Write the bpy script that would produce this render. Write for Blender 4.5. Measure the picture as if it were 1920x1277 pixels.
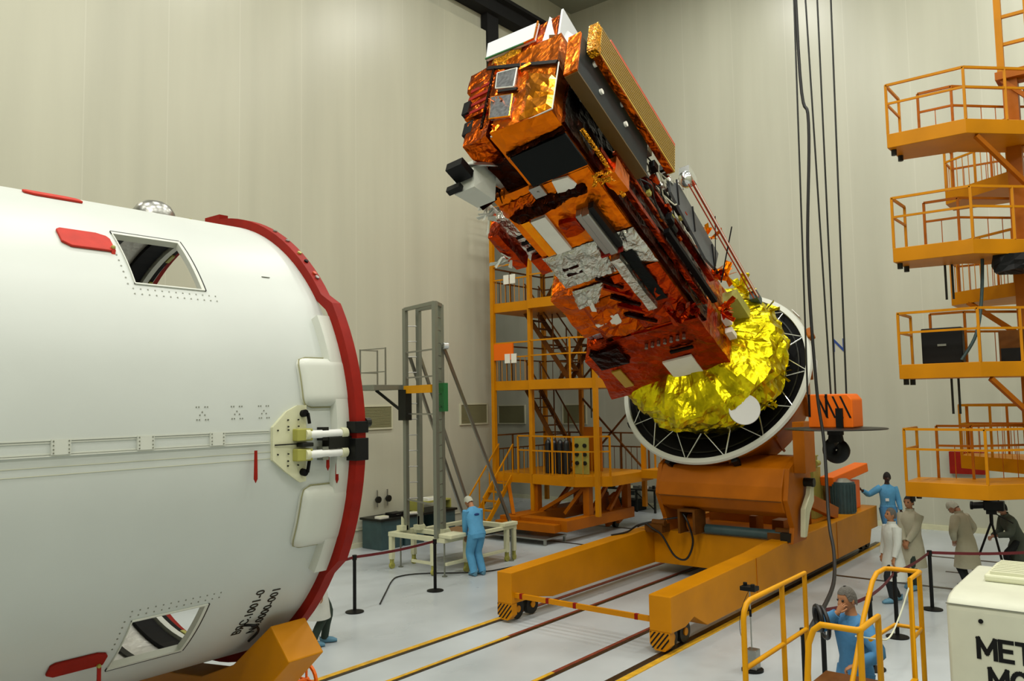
import bpy, bmesh, math, random
from mathutils import Vector, Matrix, noise
from math import sin, cos, pi, radians as rad

for o in list(bpy.data.objects): bpy.data.objects.remove(o)
S = bpy.context.scene
COL = S.collection
V = Vector

# ------------------------------------------------------------------ camera
cd = bpy.data.cameras.new('camera'); cam = bpy.data.objects.new('camera', cd); COL.objects.link(cam)
_r = V((0.62955729, -0.77675221, -0.01770921)); _u = V((-0.0469823, -0.06081076, 0.99704299)); _f = V((0.77553226, 0.62686366, 0.07477747))
mw = Matrix((_r, _u, -_f)).transposed().to_4x4(); mw.translation = V((0, 0, 3.8))
cam.matrix_world = mw
cd.sensor_fit = 'HORIZONTAL'; cd.sensor_width = 36; cd.lens = 1523.7 / 1920 * 36
cd.clip_start = .05; cd.clip_end = 200
S.camera = cam
S.view_settings.view_transform = 'Standard'; S.view_settings.look = 'None'
S.view_settings.gamma = 1; S.view_settings.exposure = -0.55; S.view_settings.use_curve_mapping = False
w = bpy.data.worlds.new('world'); S.world = w; w.use_nodes = True
w.node_tree.nodes['Background'].inputs[0].default_value = (.8, .85, 1, 1)
w.node_tree.nodes['Background'].inputs[1].default_value = .05

# ------------------------------------------------------------------ hall lamps (on the ceiling)
def area(x, y, z, p, sx=2.2, sy=1.0, col=(1, .985, .92), aim=None):
    l = bpy.data.lights.new('lamp', 'AREA'); l.shape = 'RECTANGLE'; l.size = sx; l.size_y = sy; l.energy = p; l.color = col
    o = bpy.data.objects.new('lamp', l); o.location = (x, y, z); COL.objects.link(o)
    if aim: o.rotation_euler = (V(aim) - V((x, y, z))).to_track_quat('-Z', 'Y').to_euler()
for X in (-6, 0.5, 7, 13.5, 20):
    for Y in (-5, 2.5, 10):
        area(X, Y, 18.55, 620)
area(-3.5, 1.5, 15.0, 650, 1.4, 1.4, (1, .95, .85), (14, 8, 7))      # floodlights on the gallery side of the hall
area(2.0, 16.4, 15.4, 260, 1.2, .8, (1, .93, .8), (4, 8, 3))

# ------------------------------------------------------------------ materials
def lin(h):
    h = h.lstrip('#'); c = [int(h[i:i+2], 16) / 255 for i in (0, 2, 4)]
    return tuple(x / 12.92 if x <= .04045 else ((x + .055) / 1.055) ** 2.4 for x in c) + (1,)
MAT = {}
def mat(name, col, rough=.5, metal=0, var=.0, vscale=6, bump=0, bscale=30, spec=.5, coat=0, emit=0):
    m = bpy.data.materials.new(name); m.use_nodes = True; nt = m.node_tree; b = nt.nodes['Principled BSDF']
    c = lin(col) if isinstance(col, str) else tuple(col) + (1,)
    b.inputs['Base Color'].default_value = c; b.inputs['Roughness'].default_value = rough; b.inputs['Metallic'].default_value = metal
    b.inputs['Specular IOR Level'].default_value = spec; b.inputs['Coat Weight'].default_value = coat
    if emit:
        b.inputs['Emission Color'].default_value = c; b.inputs['Emission Strength'].default_value = emit
    if var or bump:
        tc = nt.nodes.new('ShaderNodeTexCoord')
    if var:
        n = nt.nodes.new('ShaderNodeTexNoise'); n.inputs['Scale'].default_value = vscale; n.inputs['Detail'].default_value = 5
        nt.links.new(tc.outputs['Object'], n.inputs['Vector'])
        r = nt.nodes.new('ShaderNodeValToRGB'); r.color_ramp.elements[0].position = .3; r.color_ramp.elements[1].position = .7
        r.color_ramp.elements[0].color = tuple(max(0, x * (1 - var)) for x in c[:3]) + (1,)
        r.color_ramp.elements[1].color = tuple(min(1, x * (1 + var)) for x in c[:3]) + (1,)
        nt.links.new(n.outputs['Fac'], r.inputs['Fac']); nt.links.new(r.outputs['Color'], b.inputs['Base Color'])
    if bump:
        n2 = nt.nodes.new('ShaderNodeTexNoise'); n2.inputs['Scale'].default_value = bscale; n2.inputs['Detail'].default_value = 4
        nt.links.new(tc.outputs['Object'], n2.inputs['Vector'])
        bp = nt.nodes.new('ShaderNodeBump'); bp.inputs['Strength'].default_value = bump; bp.inputs['Distance'].default_value = .02
        nt.links.new(n2.outputs['Fac'], bp.inputs['Height']); nt.links.new(bp.outputs['Normal'], b.inputs['Normal'])
    MAT[name] = m; return m
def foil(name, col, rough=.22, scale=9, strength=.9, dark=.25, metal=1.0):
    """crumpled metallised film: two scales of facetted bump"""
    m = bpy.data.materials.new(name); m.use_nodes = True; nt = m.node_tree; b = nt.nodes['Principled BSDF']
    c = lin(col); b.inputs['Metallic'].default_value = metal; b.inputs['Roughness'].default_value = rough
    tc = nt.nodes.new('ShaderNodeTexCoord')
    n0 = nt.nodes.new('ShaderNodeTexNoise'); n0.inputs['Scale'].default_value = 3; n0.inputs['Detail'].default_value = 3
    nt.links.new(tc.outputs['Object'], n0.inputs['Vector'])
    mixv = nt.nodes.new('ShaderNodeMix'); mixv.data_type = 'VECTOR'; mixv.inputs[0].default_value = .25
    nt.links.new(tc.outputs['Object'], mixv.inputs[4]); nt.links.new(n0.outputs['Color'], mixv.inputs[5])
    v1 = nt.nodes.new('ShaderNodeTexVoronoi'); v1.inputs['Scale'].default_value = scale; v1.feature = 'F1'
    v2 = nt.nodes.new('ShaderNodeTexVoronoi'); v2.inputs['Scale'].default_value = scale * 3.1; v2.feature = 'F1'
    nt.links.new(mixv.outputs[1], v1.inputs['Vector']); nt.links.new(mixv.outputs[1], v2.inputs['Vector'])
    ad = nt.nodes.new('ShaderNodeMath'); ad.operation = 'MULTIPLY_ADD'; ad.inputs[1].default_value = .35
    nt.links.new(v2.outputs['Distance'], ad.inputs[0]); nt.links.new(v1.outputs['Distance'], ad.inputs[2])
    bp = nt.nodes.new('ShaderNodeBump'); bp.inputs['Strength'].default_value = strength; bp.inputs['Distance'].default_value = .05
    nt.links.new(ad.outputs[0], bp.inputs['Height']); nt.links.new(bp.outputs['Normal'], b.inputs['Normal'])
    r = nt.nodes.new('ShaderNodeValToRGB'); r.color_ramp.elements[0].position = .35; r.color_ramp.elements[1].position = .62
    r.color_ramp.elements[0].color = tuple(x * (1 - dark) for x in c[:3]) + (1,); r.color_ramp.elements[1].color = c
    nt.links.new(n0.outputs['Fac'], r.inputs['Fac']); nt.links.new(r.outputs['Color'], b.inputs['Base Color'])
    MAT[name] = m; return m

def wallmat(name, c0, c1, rough, axis):
    """painted metal-panel wall: vertical seams, faint roller streaks"""
    m = bpy.data.materials.new(name); m.use_nodes = True; nt = m.node_tree; b = nt.nodes['Principled BSDF']
    b.inputs['Roughness'].default_value = rough
    g = nt.nodes.new('ShaderNodeNewGeometry'); mp = nt.nodes.new('ShaderNodeMapping')
    mp.inputs['Scale'].default_value = (.8, .8, .07)
    nt.links.new(g.outputs['Position'], mp.inputs['Vector'])
    n = nt.nodes.new('ShaderNodeTexNoise'); n.inputs['Scale'].default_value = 1.6; n.inputs['Detail'].default_value = 6
    nt.links.new(mp.outputs['Vector'], n.inputs['Vector'])
    r = nt.nodes.new('ShaderNodeValToRGB'); r.color_ramp.elements[0].position = .3; r.color_ramp.elements[1].position = .7
    r.color_ramp.elements[0].color = lin(c0); r.color_ramp.elements[1].color = lin(c1)
    nt.links.new(n.outputs['Fac'], r.inputs['Fac'])
    sx = nt.nodes.new('ShaderNodeSeparateXYZ'); nt.links.new(g.outputs['Position'], sx.inputs[0])
    md = nt.nodes.new('ShaderNodeMath'); md.operation = 'PINGPONG'; md.inputs[1].default_value = .9
    nt.links.new(sx.outputs[axis], md.inputs[0])
    lt = nt.nodes.new('ShaderNodeMath'); lt.operation = 'LESS_THAN'; lt.inputs[1].default_value = .012
    nt.links.new(md.outputs[0], lt.inputs[0])
    mx = nt.nodes.new('ShaderNodeMix'); mx.data_type = 'RGBA'
    ml = nt.nodes.new('ShaderNodeMath'); ml.operation = 'MULTIPLY'; ml.inputs[1].default_value = .12
    nt.links.new(lt.outputs[0], ml.inputs[0]); nt.links.new(ml.outputs[0], mx.inputs[0])
    nt.links.new(r.outputs['Color'], mx.inputs[6]); mx.inputs[7].default_value = (.85, .83, .75, 1)
    nt.links.new(mx.outputs[2], b.inputs['Base Color'])
    MAT[name] = m; return m
wallmat('wall_paint', '#b0af9c', '#bbbaa6', .34, 0)
wallmat('wall_paint_far', '#b2b3a1', '#bdbeac', .34, 1)
mat('ceiling_paint', '#8f9485', .8)
def floormat():
    m = bpy.data.materials.new('floor'); m.use_nodes = True; nt = m.node_tree; b = nt.nodes['Principled BSDF']
    g = nt.nodes.new('ShaderNodeNewGeometry')
    n = nt.nodes.new('ShaderNodeTexNoise'); n.inputs['Scale'].default_value = .7; n.inputs['Detail'].default_value = 3
    nt.links.new(g.outputs['Position'], n.inputs['Vector'])
    r = nt.nodes.new('ShaderNodeValToRGB'); r.color_ramp.elements[0].position = .3; r.color_ramp.elements[1].position = .7
    r.color_ramp.elements[0].color = lin('#a8afb2'); r.color_ramp.elements[1].color = lin('#bac1c4')
    nt.links.new(n.outputs['Fac'], r.inputs['Fac']); nt.links.new(r.outputs['Color'], b.inputs['Base Color'])
    n3 = nt.nodes.new('ShaderNodeTexNoise'); n3.inputs['Scale'].default_value = 1.2; n3.inputs['Detail'].default_value = 1; nt.links.new(g.outputs['Position'], n3.inputs['Vector'])
    r2 = nt.nodes.new('ShaderNodeMapRange'); r2.inputs['To Min'].default_value = .2; r2.inputs['To Max'].default_value = .42
    nt.links.new(n3.outputs['Fac'], r2.inputs['Value']); nt.links.new(r2.outputs[0], b.inputs['Roughness'])
    MAT['floor'] = m
floormat()
mat('fairing_white', '#bfc4bf', .42, var=.03, vscale=1.2)
mat('fairing_light', '#c6c9bf', .4)
mat('steel', '#9a9a94', .3, .9, bump=.1)
mat('steel_bright', '#d8dad8', .22, 1)
mat('dark_metal', '#23241f', .45, .6)
mat('black', '#030304', .6, spec=.15)
mat('black_paint', '#050606', .5, spec=.25)
mat('black_gap', '#050506', .9)
mat('red_paint', '#861202', .6, var=.12, spec=.2)
mat('red_cover', '#b42208', .7, var=.1, vscale=12)
mat('orange_red', '#b8401a', .5)
mat('yellow_paint', '#cc8e00', .42, spec=.2, var=.08, vscale=3)
mat('yellow_beam', '#c07c00', .45, spec=.18, var=.1, vscale=1.5)
mat('orange_paint', '#a25800', .45, spec=.18, var=.12, vscale=2)
mat('orange_bright', '#e86a08', .45, spec=.25)
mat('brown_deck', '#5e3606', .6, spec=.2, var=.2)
mat('green_yellow', '#9c9a48', .5, var=.06)
mat('teal_dark', '#31494b', .45, var=.15)
mat('grey_frame', '#83867a', .4, .55)
mat('cream', '#cbcbaa', .5, var=.05)
mat('cabinet_cream', '#c6c8b4', .45, var=.03)
mat('louvre_cream', '#d4d6b8', .4)
mat('vent_olive', '#8d8b66', .6)
mat('vent_frame', '#c2c0a4', .5)
mat('rail_yellow', '#c7981a', .6, var=.2, vscale=8)
mat('rail_steel', '#4a3c2a', .35, .7, var=.3)
mat('rail_red', '#7e3a26', .5, .2, var=.2)
mat('blue_letter', '#1b3f86', .5)
mat('white_label', '#dfe0dc', .5)
mat('foil_white', '#e6e4d8', .5, var=.03)
mat('radiator_black', '#03090a', .5, bump=.05, spec=.15)
mat('panel_dark', '#131d1e', .55, spec=.25, var=.25, vscale=5)
mat('panel_grey', '#54585a', .5, var=.1)
mat('rib_gold', '#b8922c', .45)
mat('rib_dark', '#57400e', .5)
mat('white_glass', '#dfe3e6', .15, coat=.5)
foil('foil_orange', '#e8740c', .3, 4, .35, .15)
foil('foil_orange2', '#d45c0a', .3, 6, .5, .3)
foil('foil_red', '#bc3c0a', .3, 5, .5, .4)
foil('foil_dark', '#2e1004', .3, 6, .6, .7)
foil('foil_silver', '#d4d4c8', .35, 9, .6, .2)
foil('foil_yellow', '#eedb1a', .3, 4, .45, .5)  # strong dark mottling puts the blanket's brown shading into the colour
foil('foil_gold', '#ff9a14', .25, 3, .25, .1)
foil('foil_crinkle', '#e8a020', .25, 30, 1.0, .3)
foil('lining_silver', '#d2d1c8', .45, 5, .5, .12, metal=.25)
mat('foil_patch', '#aeb0b6', .25, .8, var=.35, vscale=16)
mat('coverall_blue', '#4f93bd', .8, var=.06, vscale=9, bump=.4, bscale=14)
mat('coverall_blue2', '#3f78a4', .8, var=.06, vscale=9, bump=.4, bscale=14)
mat('coat_white', '#c6c9c2', .85, var=.04, bump=.4, bscale=12)
mat('coat_beige', '#aca993', .85, var=.05, bump=.4, bscale=12)
mat('coat_green', '#4b5348', .85, var=.05, bump=.4, bscale=12)
mat('trouser_dark', '#12181c', .85)
mat('trouser_green', '#26352c', .85)
mat('shoe_blue', '#5a88a0', .7)
mat('shoe_dark', '#15303c', .7)
mat('skin', '#a8744f', .6)
mat('skin_dark', '#3a2418', .6)
mat('skin_pale', '#b58368', .6)
mat('eye', '#0c0a08', .3)
mat('hair_grey', '#5d5a54', .9, bump=.6, bscale=60)
mat('hair_dark', '#17130f', .9)
mat('cap_white', '#aeb0a0', .8, bump=.4)
mat('logo_dark', '#173a78', .7)
mat('ribbon_red', '#5e1016', .7)
mat('paper', '#e4e2d4', .8)
mat('bottle_dark', '#14181a', .3)
mat('cable', '#0a0a0b', .5)
mat('cable_white', '#c5c6ae', .6)
mat('wood', '#7a5a34', .6)
mat('green_paint', '#1e6a34', .5)
mat('rope_steel', '#2a2c2a', .4, .5)

# ------------------------------------------------------------------ mesh builder
class M:
    def __init__(s): s.v = []; s.f = []; s.mi = []; s.cur = 0
    def face(s, idx): s.f.append(idx); s.mi.append(s.cur)
    def poly(s, pts):
        n = len(s.v); s.v += [V(p) for p in pts]; s.face(list(range(n, n + len(pts)))); return s
    def box(s, x0, x1, y0, y1, z0, z1):
        return s.hexa([(x0, y0, z0), (x1, y0, z0), (x1, y1, z0), (x0, y1, z0), (x0, y0, z1), (x1, y0, z1), (x1, y1, z1), (x0, y1, z1)])
    def hexa(s, p):
        n = len(s.v); s.v += [V(q) for q in p]
        for q in ((0, 3, 2, 1), (4, 5, 6, 7), (0, 1, 5, 4), (1, 2, 6, 5), (2, 3, 7, 6), (3, 0, 4, 7)): s.face([n + i for i in q])
        return s
    def beam(s, a, b, w=.05, h=None, up=(0, 0, 1)):
        h = h or w; a = V(a); b = V(b); d = (b - a).normalized(); up = V(up)
        if abs(d.dot(up)) > .98: up = V((1, 0, 0)) if abs(d.x) < .9 else V((0, 1, 0))
        x = d.cross(up).normalized() * w / 2; y = x.cross(d).normalized() * h / 2
        return s.hexa([a - x - y, a + x - y, b + x - y, b - x - y, a - x + y, a + x + y, b + x + y, b - x + y])
    def tube(s, pts, r=.02, n=8, caps=True, up=None):
        pts = [V(p) for p in pts]; k = len(pts); rs = r if isinstance(r, (list, tuple)) else [r] * k
        base = len(s.v); px = None
        for i, p in enumerate(pts):
            if i == 0: t = pts[1] - p
            elif i == k - 1: t = p - pts[i - 1]
            else: t = (pts[i + 1] - p).normalized() + (p - pts[i - 1]).normalized()
            t = t.normalized() if t.length > 1e-9 else V((0, 0, 1))
            if px is None:
                a = V(up) if up else (V((0, 0, 1)) if abs(t.z) < .9 else V((1, 0, 0)))
                px = t.cross(a).normalized()
            else:
                px = (px - t * px.dot(t)).normalized()
            py = t.cross(px)
            q = rs[i]; ra, rb = (q if isinstance(q, (list, tuple)) else (q, q))
            for j in range(n):
                an = 2 * pi * j / n; s.v.append(p + px * (ra * cos(an)) + py * (rb * sin(an)))
        for i in range(k - 1):
            for j in range(n):
                j2 = (j + 1) % n; A = base + i * n
                s.face([A + j, A + j2, A + n + j2, A + n + j])
        if caps:
            s.face([base + j for j in range(n)][::-1]); s.face([base + (k - 1) * n + j for j in range(n)])
        return s
    def rings(s, rs, n=16, caps=True):
        """rs: list of (center, axis1, axis2) half-vectors"""
        base = len(s.v)
        for c, a, b in rs:
            for j in range(n):
                an = 2 * pi * j / n; s.v.append(V(c) + V(a) * cos(an) + V(b) * sin(an))
        for i in range(len(rs) - 1):
            for j in range(n):
                j2 = (j + 1) % n; A = base + i * n
                s.face([A + j, A + j2, A + n + j2, A + n + j])
        if caps:
            s.face([base + j for j in range(n)][::-1]); s.face([base + (len(rs) - 1) * n + j for j in range(n)])
        return s
    def lathe(s, prof, c, ax, n=32, close=False, a0=0, a1=2 * pi, ref=None):
        """prof: (r, h) list about axis ax through c"""
        ax = V(ax).normalized(); c = V(c); ref = V(ref) if ref else (V((0, 0, 1)) if abs(ax.z) < .9 else V((1, 0, 0)))
        e1 = (ref - ax * ref.dot(ax)).normalized(); e2 = ax.cross(e1); base = len(s.v); full = abs(a1 - a0 - 2 * pi) < 1e-6
        m = n if full else n + 1; k = len(prof)
        for j in range(m):
            an = a0 + (a1 - a0) * j / n; d = e1 * cos(an) + e2 * sin(an)
            for (r, h) in prof: s.v.append(c + d * r + ax * h)
        for j in range(n):
            A = base + j * k; B = base + ((j + 1) % m) * k
            for i in range(k if close else k - 1):
                i2 = (i + 1) % k; s.face([A + i, B + i, B + i2, A + i2])
        if close and not full:
            s.face([base + i for i in range(k)]); s.face([base + (m - 1) * k + i for i in range(k)][::-1])
        return s
    def cyl(s, a, b, r, n=20, r2=None):
        a = V(a); b = V(b); return s.tube([a, b], [r, r2 if r2 is not None else r], n)
    def prism(s, pts, ex):
        ex = V(ex); n = len(s.v); k = len(pts); P = [V(p) for p in pts]
        s.v += P + [p + ex for p in P]
        s.face(list(range(n, n + k))[::-1]); s.face(list(range(n + k, n + 2 * k)))
        for i in range(k): s.face([n + i, n + (i + 1) % k, n + k + (i + 1) % k, n + k + i])
        return s
    def grid(s, fn, nu, nv):
        base = len(s.v)
        for i in range(nu + 1):
            for j in range(nv + 1): s.v.append(V(fn(i / nu, j / nv)))
        for i in range(nu):
            for j in range(nv):
                A = base + i * (nv + 1) + j; s.face([A, A + nv + 1, A + nv + 2, A + 1])
        return s
    def sph(s, c, r, nu=12, nv=8, fn=None):
        c = V(c); rr = V(r) if isinstance(r, (tuple, list, Vector)) else V((r, r, r)); base = len(s.v)
        for i in range(1, nv):
            for j in range(nu):
                th = pi * i / nv; ph = 2 * pi * j / nu; d = V((sin(th) * cos(ph), sin(th) * sin(ph), cos(th)))
                p = V((d.x * rr.x, d.y * rr.y, d.z * rr.z))
                if fn: p = fn(p, d)
                s.v.append(c + p)
        top = len(s.v); s.v.append(c + V((0, 0, rr.z))); bot = len(s.v); s.v.append(c - V((0, 0, rr.z)))
        for i in range(nv - 2):
            for j in range(nu):
                j2 = (j + 1) % nu; A = base + i * nu; s.face([A + j, A + nu + j, A + nu + j2, A + j2])
        for j in range(nu):
            j2 = (j + 1) % nu; s.face([top, base + j, base + j2]); s.face([bot, base + (nv - 2) * nu + j2, base + (nv - 2) * nu + j])
        return s
    def crbox(s, x0, x1, y0, y1, z0, z1, seg=.12, amp=.02, seed=0, taper=None):
        """box wrapped in film: every side a grid of jittered facets"""
        rnd = random.Random(seed)
        def disp(p, nrm):
            q = V(p) * 3.1 + V((seed * 7.3, 0, 0))
            d = noise.noise(q) * 1.3 + noise.noise(q * 2.7) * .8
            return V(p) + nrm * d * amp
        def side(o, eu, ev, nrm):
            o = V(o); eu = V(eu); ev = V(ev); nrm = V(nrm)
            nu = max(1, int(eu.length / seg)); nv = max(1, int(ev.length / seg))
            def fn(a, b):
                p = o + eu * a + ev * b
                if 0 < a < 1 and 0 < b < 1:
                    p = p + eu * rnd.uniform(-.3, .3) / nu + ev * rnd.uniform(-.3, .3) / nv
                    return disp(p, nrm)
                q = V(p) * 3.1; w_ = V((noise.noise(q + V((9, 0, 0))), noise.noise(q + V((0, 9, 0))), noise.noise(q + V((0, 0, 9)))))
                return p + w_ * amp * .8
            s.grid(fn, nu, nv)
        dx, dy, dz = x1 - x0, y1 - y0, z1 - z0
        side((x0, y0, z1), (dx, 0, 0), (0, dy, 0), (0, 0, 1)); side((x0, y1, z0), (dx, 0, 0), (0, -dy, 0), (0, 0, -1))
        side((x0, y0, z0), (dx, 0, 0), (0, 0, dz), (0, -1, 0)); side((x1, y1, z0), (-dx, 0, 0), (0, 0, dz), (0, 1, 0))
        side((x1, y0, z0), (0, dy, 0), (0, 0, dz), (1, 0, 0)); side((x0, y1, z0), (0, -dy, 0), (0, 0, dz), (-1, 0, 0))
        return s
    def sheet(s, q, nrm, seg=.08, amp=.02, seed=0, ragged=.0, thick=.012):
        """a crumpled film sheet over quad q (4 corners), bulged along nrm, with closed rim"""
        rnd = random.Random(seed); q = [V(p) for p in q]; nrm = V(nrm)
        nu = max(2, int((q[1] - q[0]).length / seg)); nv = max(2, int((q[3] - q[0]).length / seg))
        def P(a, b):
            p = (q[0] * (1 - a) + q[1] * a) * (1 - b) + (q[3] * (1 - a) + q[2] * a) * b
            e = min(a, 1 - a, b, 1 - b)
            k = V(p) * 4 + V((seed * 3.7, seed, 0))
            h = (abs(noise.noise(k)) * 2 + noise.noise(k * 2.3) * .9 + rnd.uniform(-.35, .35)) * amp
            j = ((q[1] - q[0]) * rnd.uniform(-.25, .25) / nu + (q[3] - q[0]) * rnd.uniform(-.25, .25) / nv)
            if e <= 0: return p + j * (ragged * 3) + nrm * thick * .2
            return p + j + nrm * (thick + max(0, h + amp * .5))
        s.grid(P, nu, nv)
        s.poly([p - nrm * .003 for p in q][::-1])
        return s

LOC = {}
def tagp(o, label=None, cat=None, group=None, kind=None):
    if label: o['label'] = label
    if cat: o['category'] = cat
    if group: o['group'] = group
    if kind: o['kind'] = kind
    return o
def thing(name, loc, label, cat, group=None, local=False):
    o = bpy.data.objects.new(name, None); COL.objects.link(o); o.location = loc; o.empty_display_size = .1
    tagp(o, label, cat, group); LOC[o] = V((0, 0, 0)) if local else V(loc); return o
def part(name, mb, mats, parent=None, smooth=None, bevel=0, label=None, loc=None):
    me = bpy.data.meshes.new(name)
    off = LOC[parent] if parent is not None else (V(loc) if loc else V((0, 0, 0)))
    me.from_pydata([tuple(p - off) for p in mb.v], [], mb.f)
    if isinstance(mats, str): mats = [mats]
    for m in mats: me.materials.append(MAT[m])
    for p, i in zip(me.polygons, mb.mi): p.material_index = min(i, len(mats) - 1)
    bm = bmesh.new(); bm.from_mesh(me); bmesh.ops.recalc_face_normals(bm, faces=bm.faces) if getattr(mb, 'fixn', True) else None; bm.to_mesh(me); bm.free()
    if smooth:
        for p in me.polygons: p.use_smooth = True
        me.set_sharp_from_angle(angle=rad(smooth))
    o = bpy.data.objects.new(name, me); COL.objects.link(o)
    if parent is not None: o.parent = parent; LOC[o] = LOC[parent]
    else: o.location = off; LOC[o] = off
    if bevel:
        b = o.modifiers.new('bevel', 'BEVEL'); b.width = bevel; b.segments = 2; b.limit_method = 'ANGLE'
    if label: o['label'] = label
    return o
def single(name, mb, mats, label, cat, group=None, smooth=None, bevel=0, loc=(0, 0, 0)):
    o = part(name, mb, mats, None, smooth, bevel, None, loc); return tagp(o, label, cat, group)
def struct(name, mb, mats, **k):
    o = part(name, mb, mats, **k); o['kind'] = 'structure'; return o
def clone(root, loc, label=None, rz=None, group=None):
    def cp(o, par):
        c = o.copy(); COL.objects.link(c); c.parent = par
        for ch in [x for x in COL.objects if x.parent == o]: cp(ch, c)
        return c
    r = cp(root, None); r.location = loc
    if label: r['label'] = label
    if rz is not None: r.rotation_euler = (0, 0, rz)
    return r
def text_mb(txt, size, fn, depth=.004, bold=0):
    """glyph mesh mapped through fn(x, y, z)"""
    cu = bpy.data.curves.new('t', 'FONT'); cu.body = txt; cu.size = size; cu.extrude = depth; cu.offset = bold; cu.resolution_u = 3
    to = bpy.data.objects.new('t', cu); COL.objects.link(to); bpy.context.view_layer.update()
    me = bpy.data.meshes.new_from_object(to.evaluated_get(bpy.context.evaluated_depsgraph_get()))
    m = M(); m.v = [V(fn(p.co.x, p.co.y, p.co.z)) for p in me.vertices]; m.f = [list(p.vertices) for p in me.polygons]; m.mi = [0] * len(m.f)
    bpy.data.objects.remove(to); bpy.data.curves.remove(cu); bpy.data.meshes.remove(me); return m
def smoothpath(p, k=6):
    p = [V(q) for q in p]; out = []
    for i in range(len(p) - 1):
        a = p[max(0, i - 1)]; b = p[i]; c = p[i + 1]; d = p[min(len(p) - 1, i + 2)]
        for j in range(k):
            t = j / k
            out.append(.5 * ((2 * b) + (c - a) * t + (2 * a - 5 * b + 4 * c - d) * t * t + (3 * b - a - 3 * c + d) * t ** 3))
    return out + [p[-1]]

# ================================================================== SETTING
WX = 25.4          # far wall
struct('floor', M().box(-12, 26, -10, 24, -.3, 0), 'floor')
struct('ceiling', M().box(-12, 26, -10, 24, 18.8, 19.1), 'ceiling_paint')
struct('wall_left', M().box(-12, 20.0, 17.05, 17.45, 0, 16.15), 'wall_paint')
struct('wall_left_upper', M().box(-12, WX, 17.3, 17.7, 16.15, 18.8), 'wall_paint')
struct('wall_far', M().box(WX, WX + .4, -10, 24, 0, 18.8), 'wall_paint_far')
struct('wall_niche', M().box(20, WX, 23.2, 23.6, 0, 17.0), 'wall_paint')
struct('wall_right', M().box(-12, WX, -10.3, -10, 0, 18.8), 'wall_paint')
struct('wall_rear', M().box(-12.3, -12, -10, 18, 0, 18.8), 'wall_paint_far')
struct('trim_1', M().box(-12, 19.98, 17.0, 17.05, 0, .12).box(-12, 19.98, 17.02, 17.05, .45, .47), 'vent_frame')
struct('trim_2', M().box(WX - .05, WX, -9.9, 23.1, 0, .14), 'cream')
# crane rail girder along the left wall with its end bracket
g = M().box(-12, WX, 16.82, 17.29, 16.8, 17.32).box(-12, WX, 16.6, 17.29, 17.24, 17.36)
single('crane_rail_girder', g, 'black_gap', 'long black crane girder running along the top of the left wall', 'girder')
single('girder_bracket', M().box(20.02, 20.6, 17.0, 17.28, 15.4, 16.79), 'black_gap', 'black bracket under the crane girder at the end of the lower left wall', 'bracket')
# rails flush in the floor
def railtrim(i, y, m, wd, x0=-6, x1=WX - .06, seg=None):
    struct('trim_%d' % i, M().box(x0, x1, y - wd / 2, y + wd / 2, 0, .006), m)
struct('trim_3', M().box(-6, 11.6, 9.37, 9.47, 0, .012), 'rail_yellow')
struct('trim_4', M().box(-6, 11.6, 9.3, 9.365, 0, .01), 'rail_steel')
struct('trim_5', M().box(11.0, 22.5, 9.36, 9.46, 0, .011), 'rail_red')
struct('trim_6', M().box(-6, 10.4, 8.56, 8.62, 0, .012), 'rail_yellow')
struct('trim_7', M().box(-6, 24.0, 8.5, 8.555, 0, .008), 'rail_steel')
struct('trim_8', M().box(10.4, 24.0, 8.56, 8.62, 0, .012), 'rail_red')
struct('trim_9', M().box(-6, 24.0, 6.87, 6.93, 0, .008), 'rail_steel')
struct('trim_10', M().box(-6, 9.4, 6.94, 7.0, 0, .012), 'rail_yellow')
struct('trim_11', M().box(9.4, 24.0, 6.94, 7.0, 0, .012), 'rail_red')
struct('trim_12', M().box(-6, 22.5, 6.1, 6.2, 0, .01), 'rail_steel')
struct('trim_13', M().box(-6, 22.5, 5.98, 6.08, 0, .012), 'rail_yellow')
struct('trim_14', M().box(17.86, 17.98, -6, 5.8, 0, .006), 'rail_steel')
struct('trim_15', M().box(21.2, 21.32, -6, 5.5, 0, .006), 'rail_steel')
struct('trim_16', M().box(19.55, 19.63, -6, 4.0, 0, .006), 'rail_steel')
struct('trim_17', M().box(18.0, 18.1, 9.6, 14.9, 0, .006), 'rail_steel')
struct('trim_18', M().box(20.95, 21.1, 9.6, 15.2, 0, .006), 'rail_steel')

# painted letter on the far wall
single('wall_letter', text_mb('N', .56, lambda x, y, z: (WX - .012 - z, 7.99 - x, 5.14 + y), .003, .006), 'blue_letter',
       'dark blue letter N painted on the far wall behind the crane cables', 'letter')
# air vents
def vent(axis, pos, a0, a1, z0, z1, label):
    L = (pos, a0, z0) if axis == 'x' else (a0, pos, z0)
    t = thing('air_vent', L, label, 'vent', 'air vents at mid height of the walls')
    def B(m, a, b, c, d, o0, o1):
        if axis == 'y': m.box(a, b, pos - o1, pos - o0, c, d)
        else: m.box(pos - o1, pos - o0, a, b, c, d)
        return m
    f = M(); B(f, a0, a1, z1 - .04, z1, 0, .05); B(f, a0, a1, z0, z0 + .04, 0, .05); B(f, a0, a0 + .04, z0 + .04, z1 - .04, 0, .05); B(f, a1 - .04, a1, z0 + .04, z1 - .04, 0, .05)
    part('frame', f, 'vent_frame', t)
    s = M(); B(s, a0 + .04, a1 - .04, z0 + .04, z1 - .04, 0.002, .012)
    n = 14
    for i in range(n):
        z = z0 + .05 + (z1 - z0 - .1) * i / n
        B(s, a0 + .04, a1 - .04, z, z + .02, .012, .035)
    part('louvre', s, 'vent_olive', t)
vent('y', 17.05, 14.3, 15.66, 3.1, 3.76, 'wide olive louvred vent on the left wall, beside the red rim of the white fairing')
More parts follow.
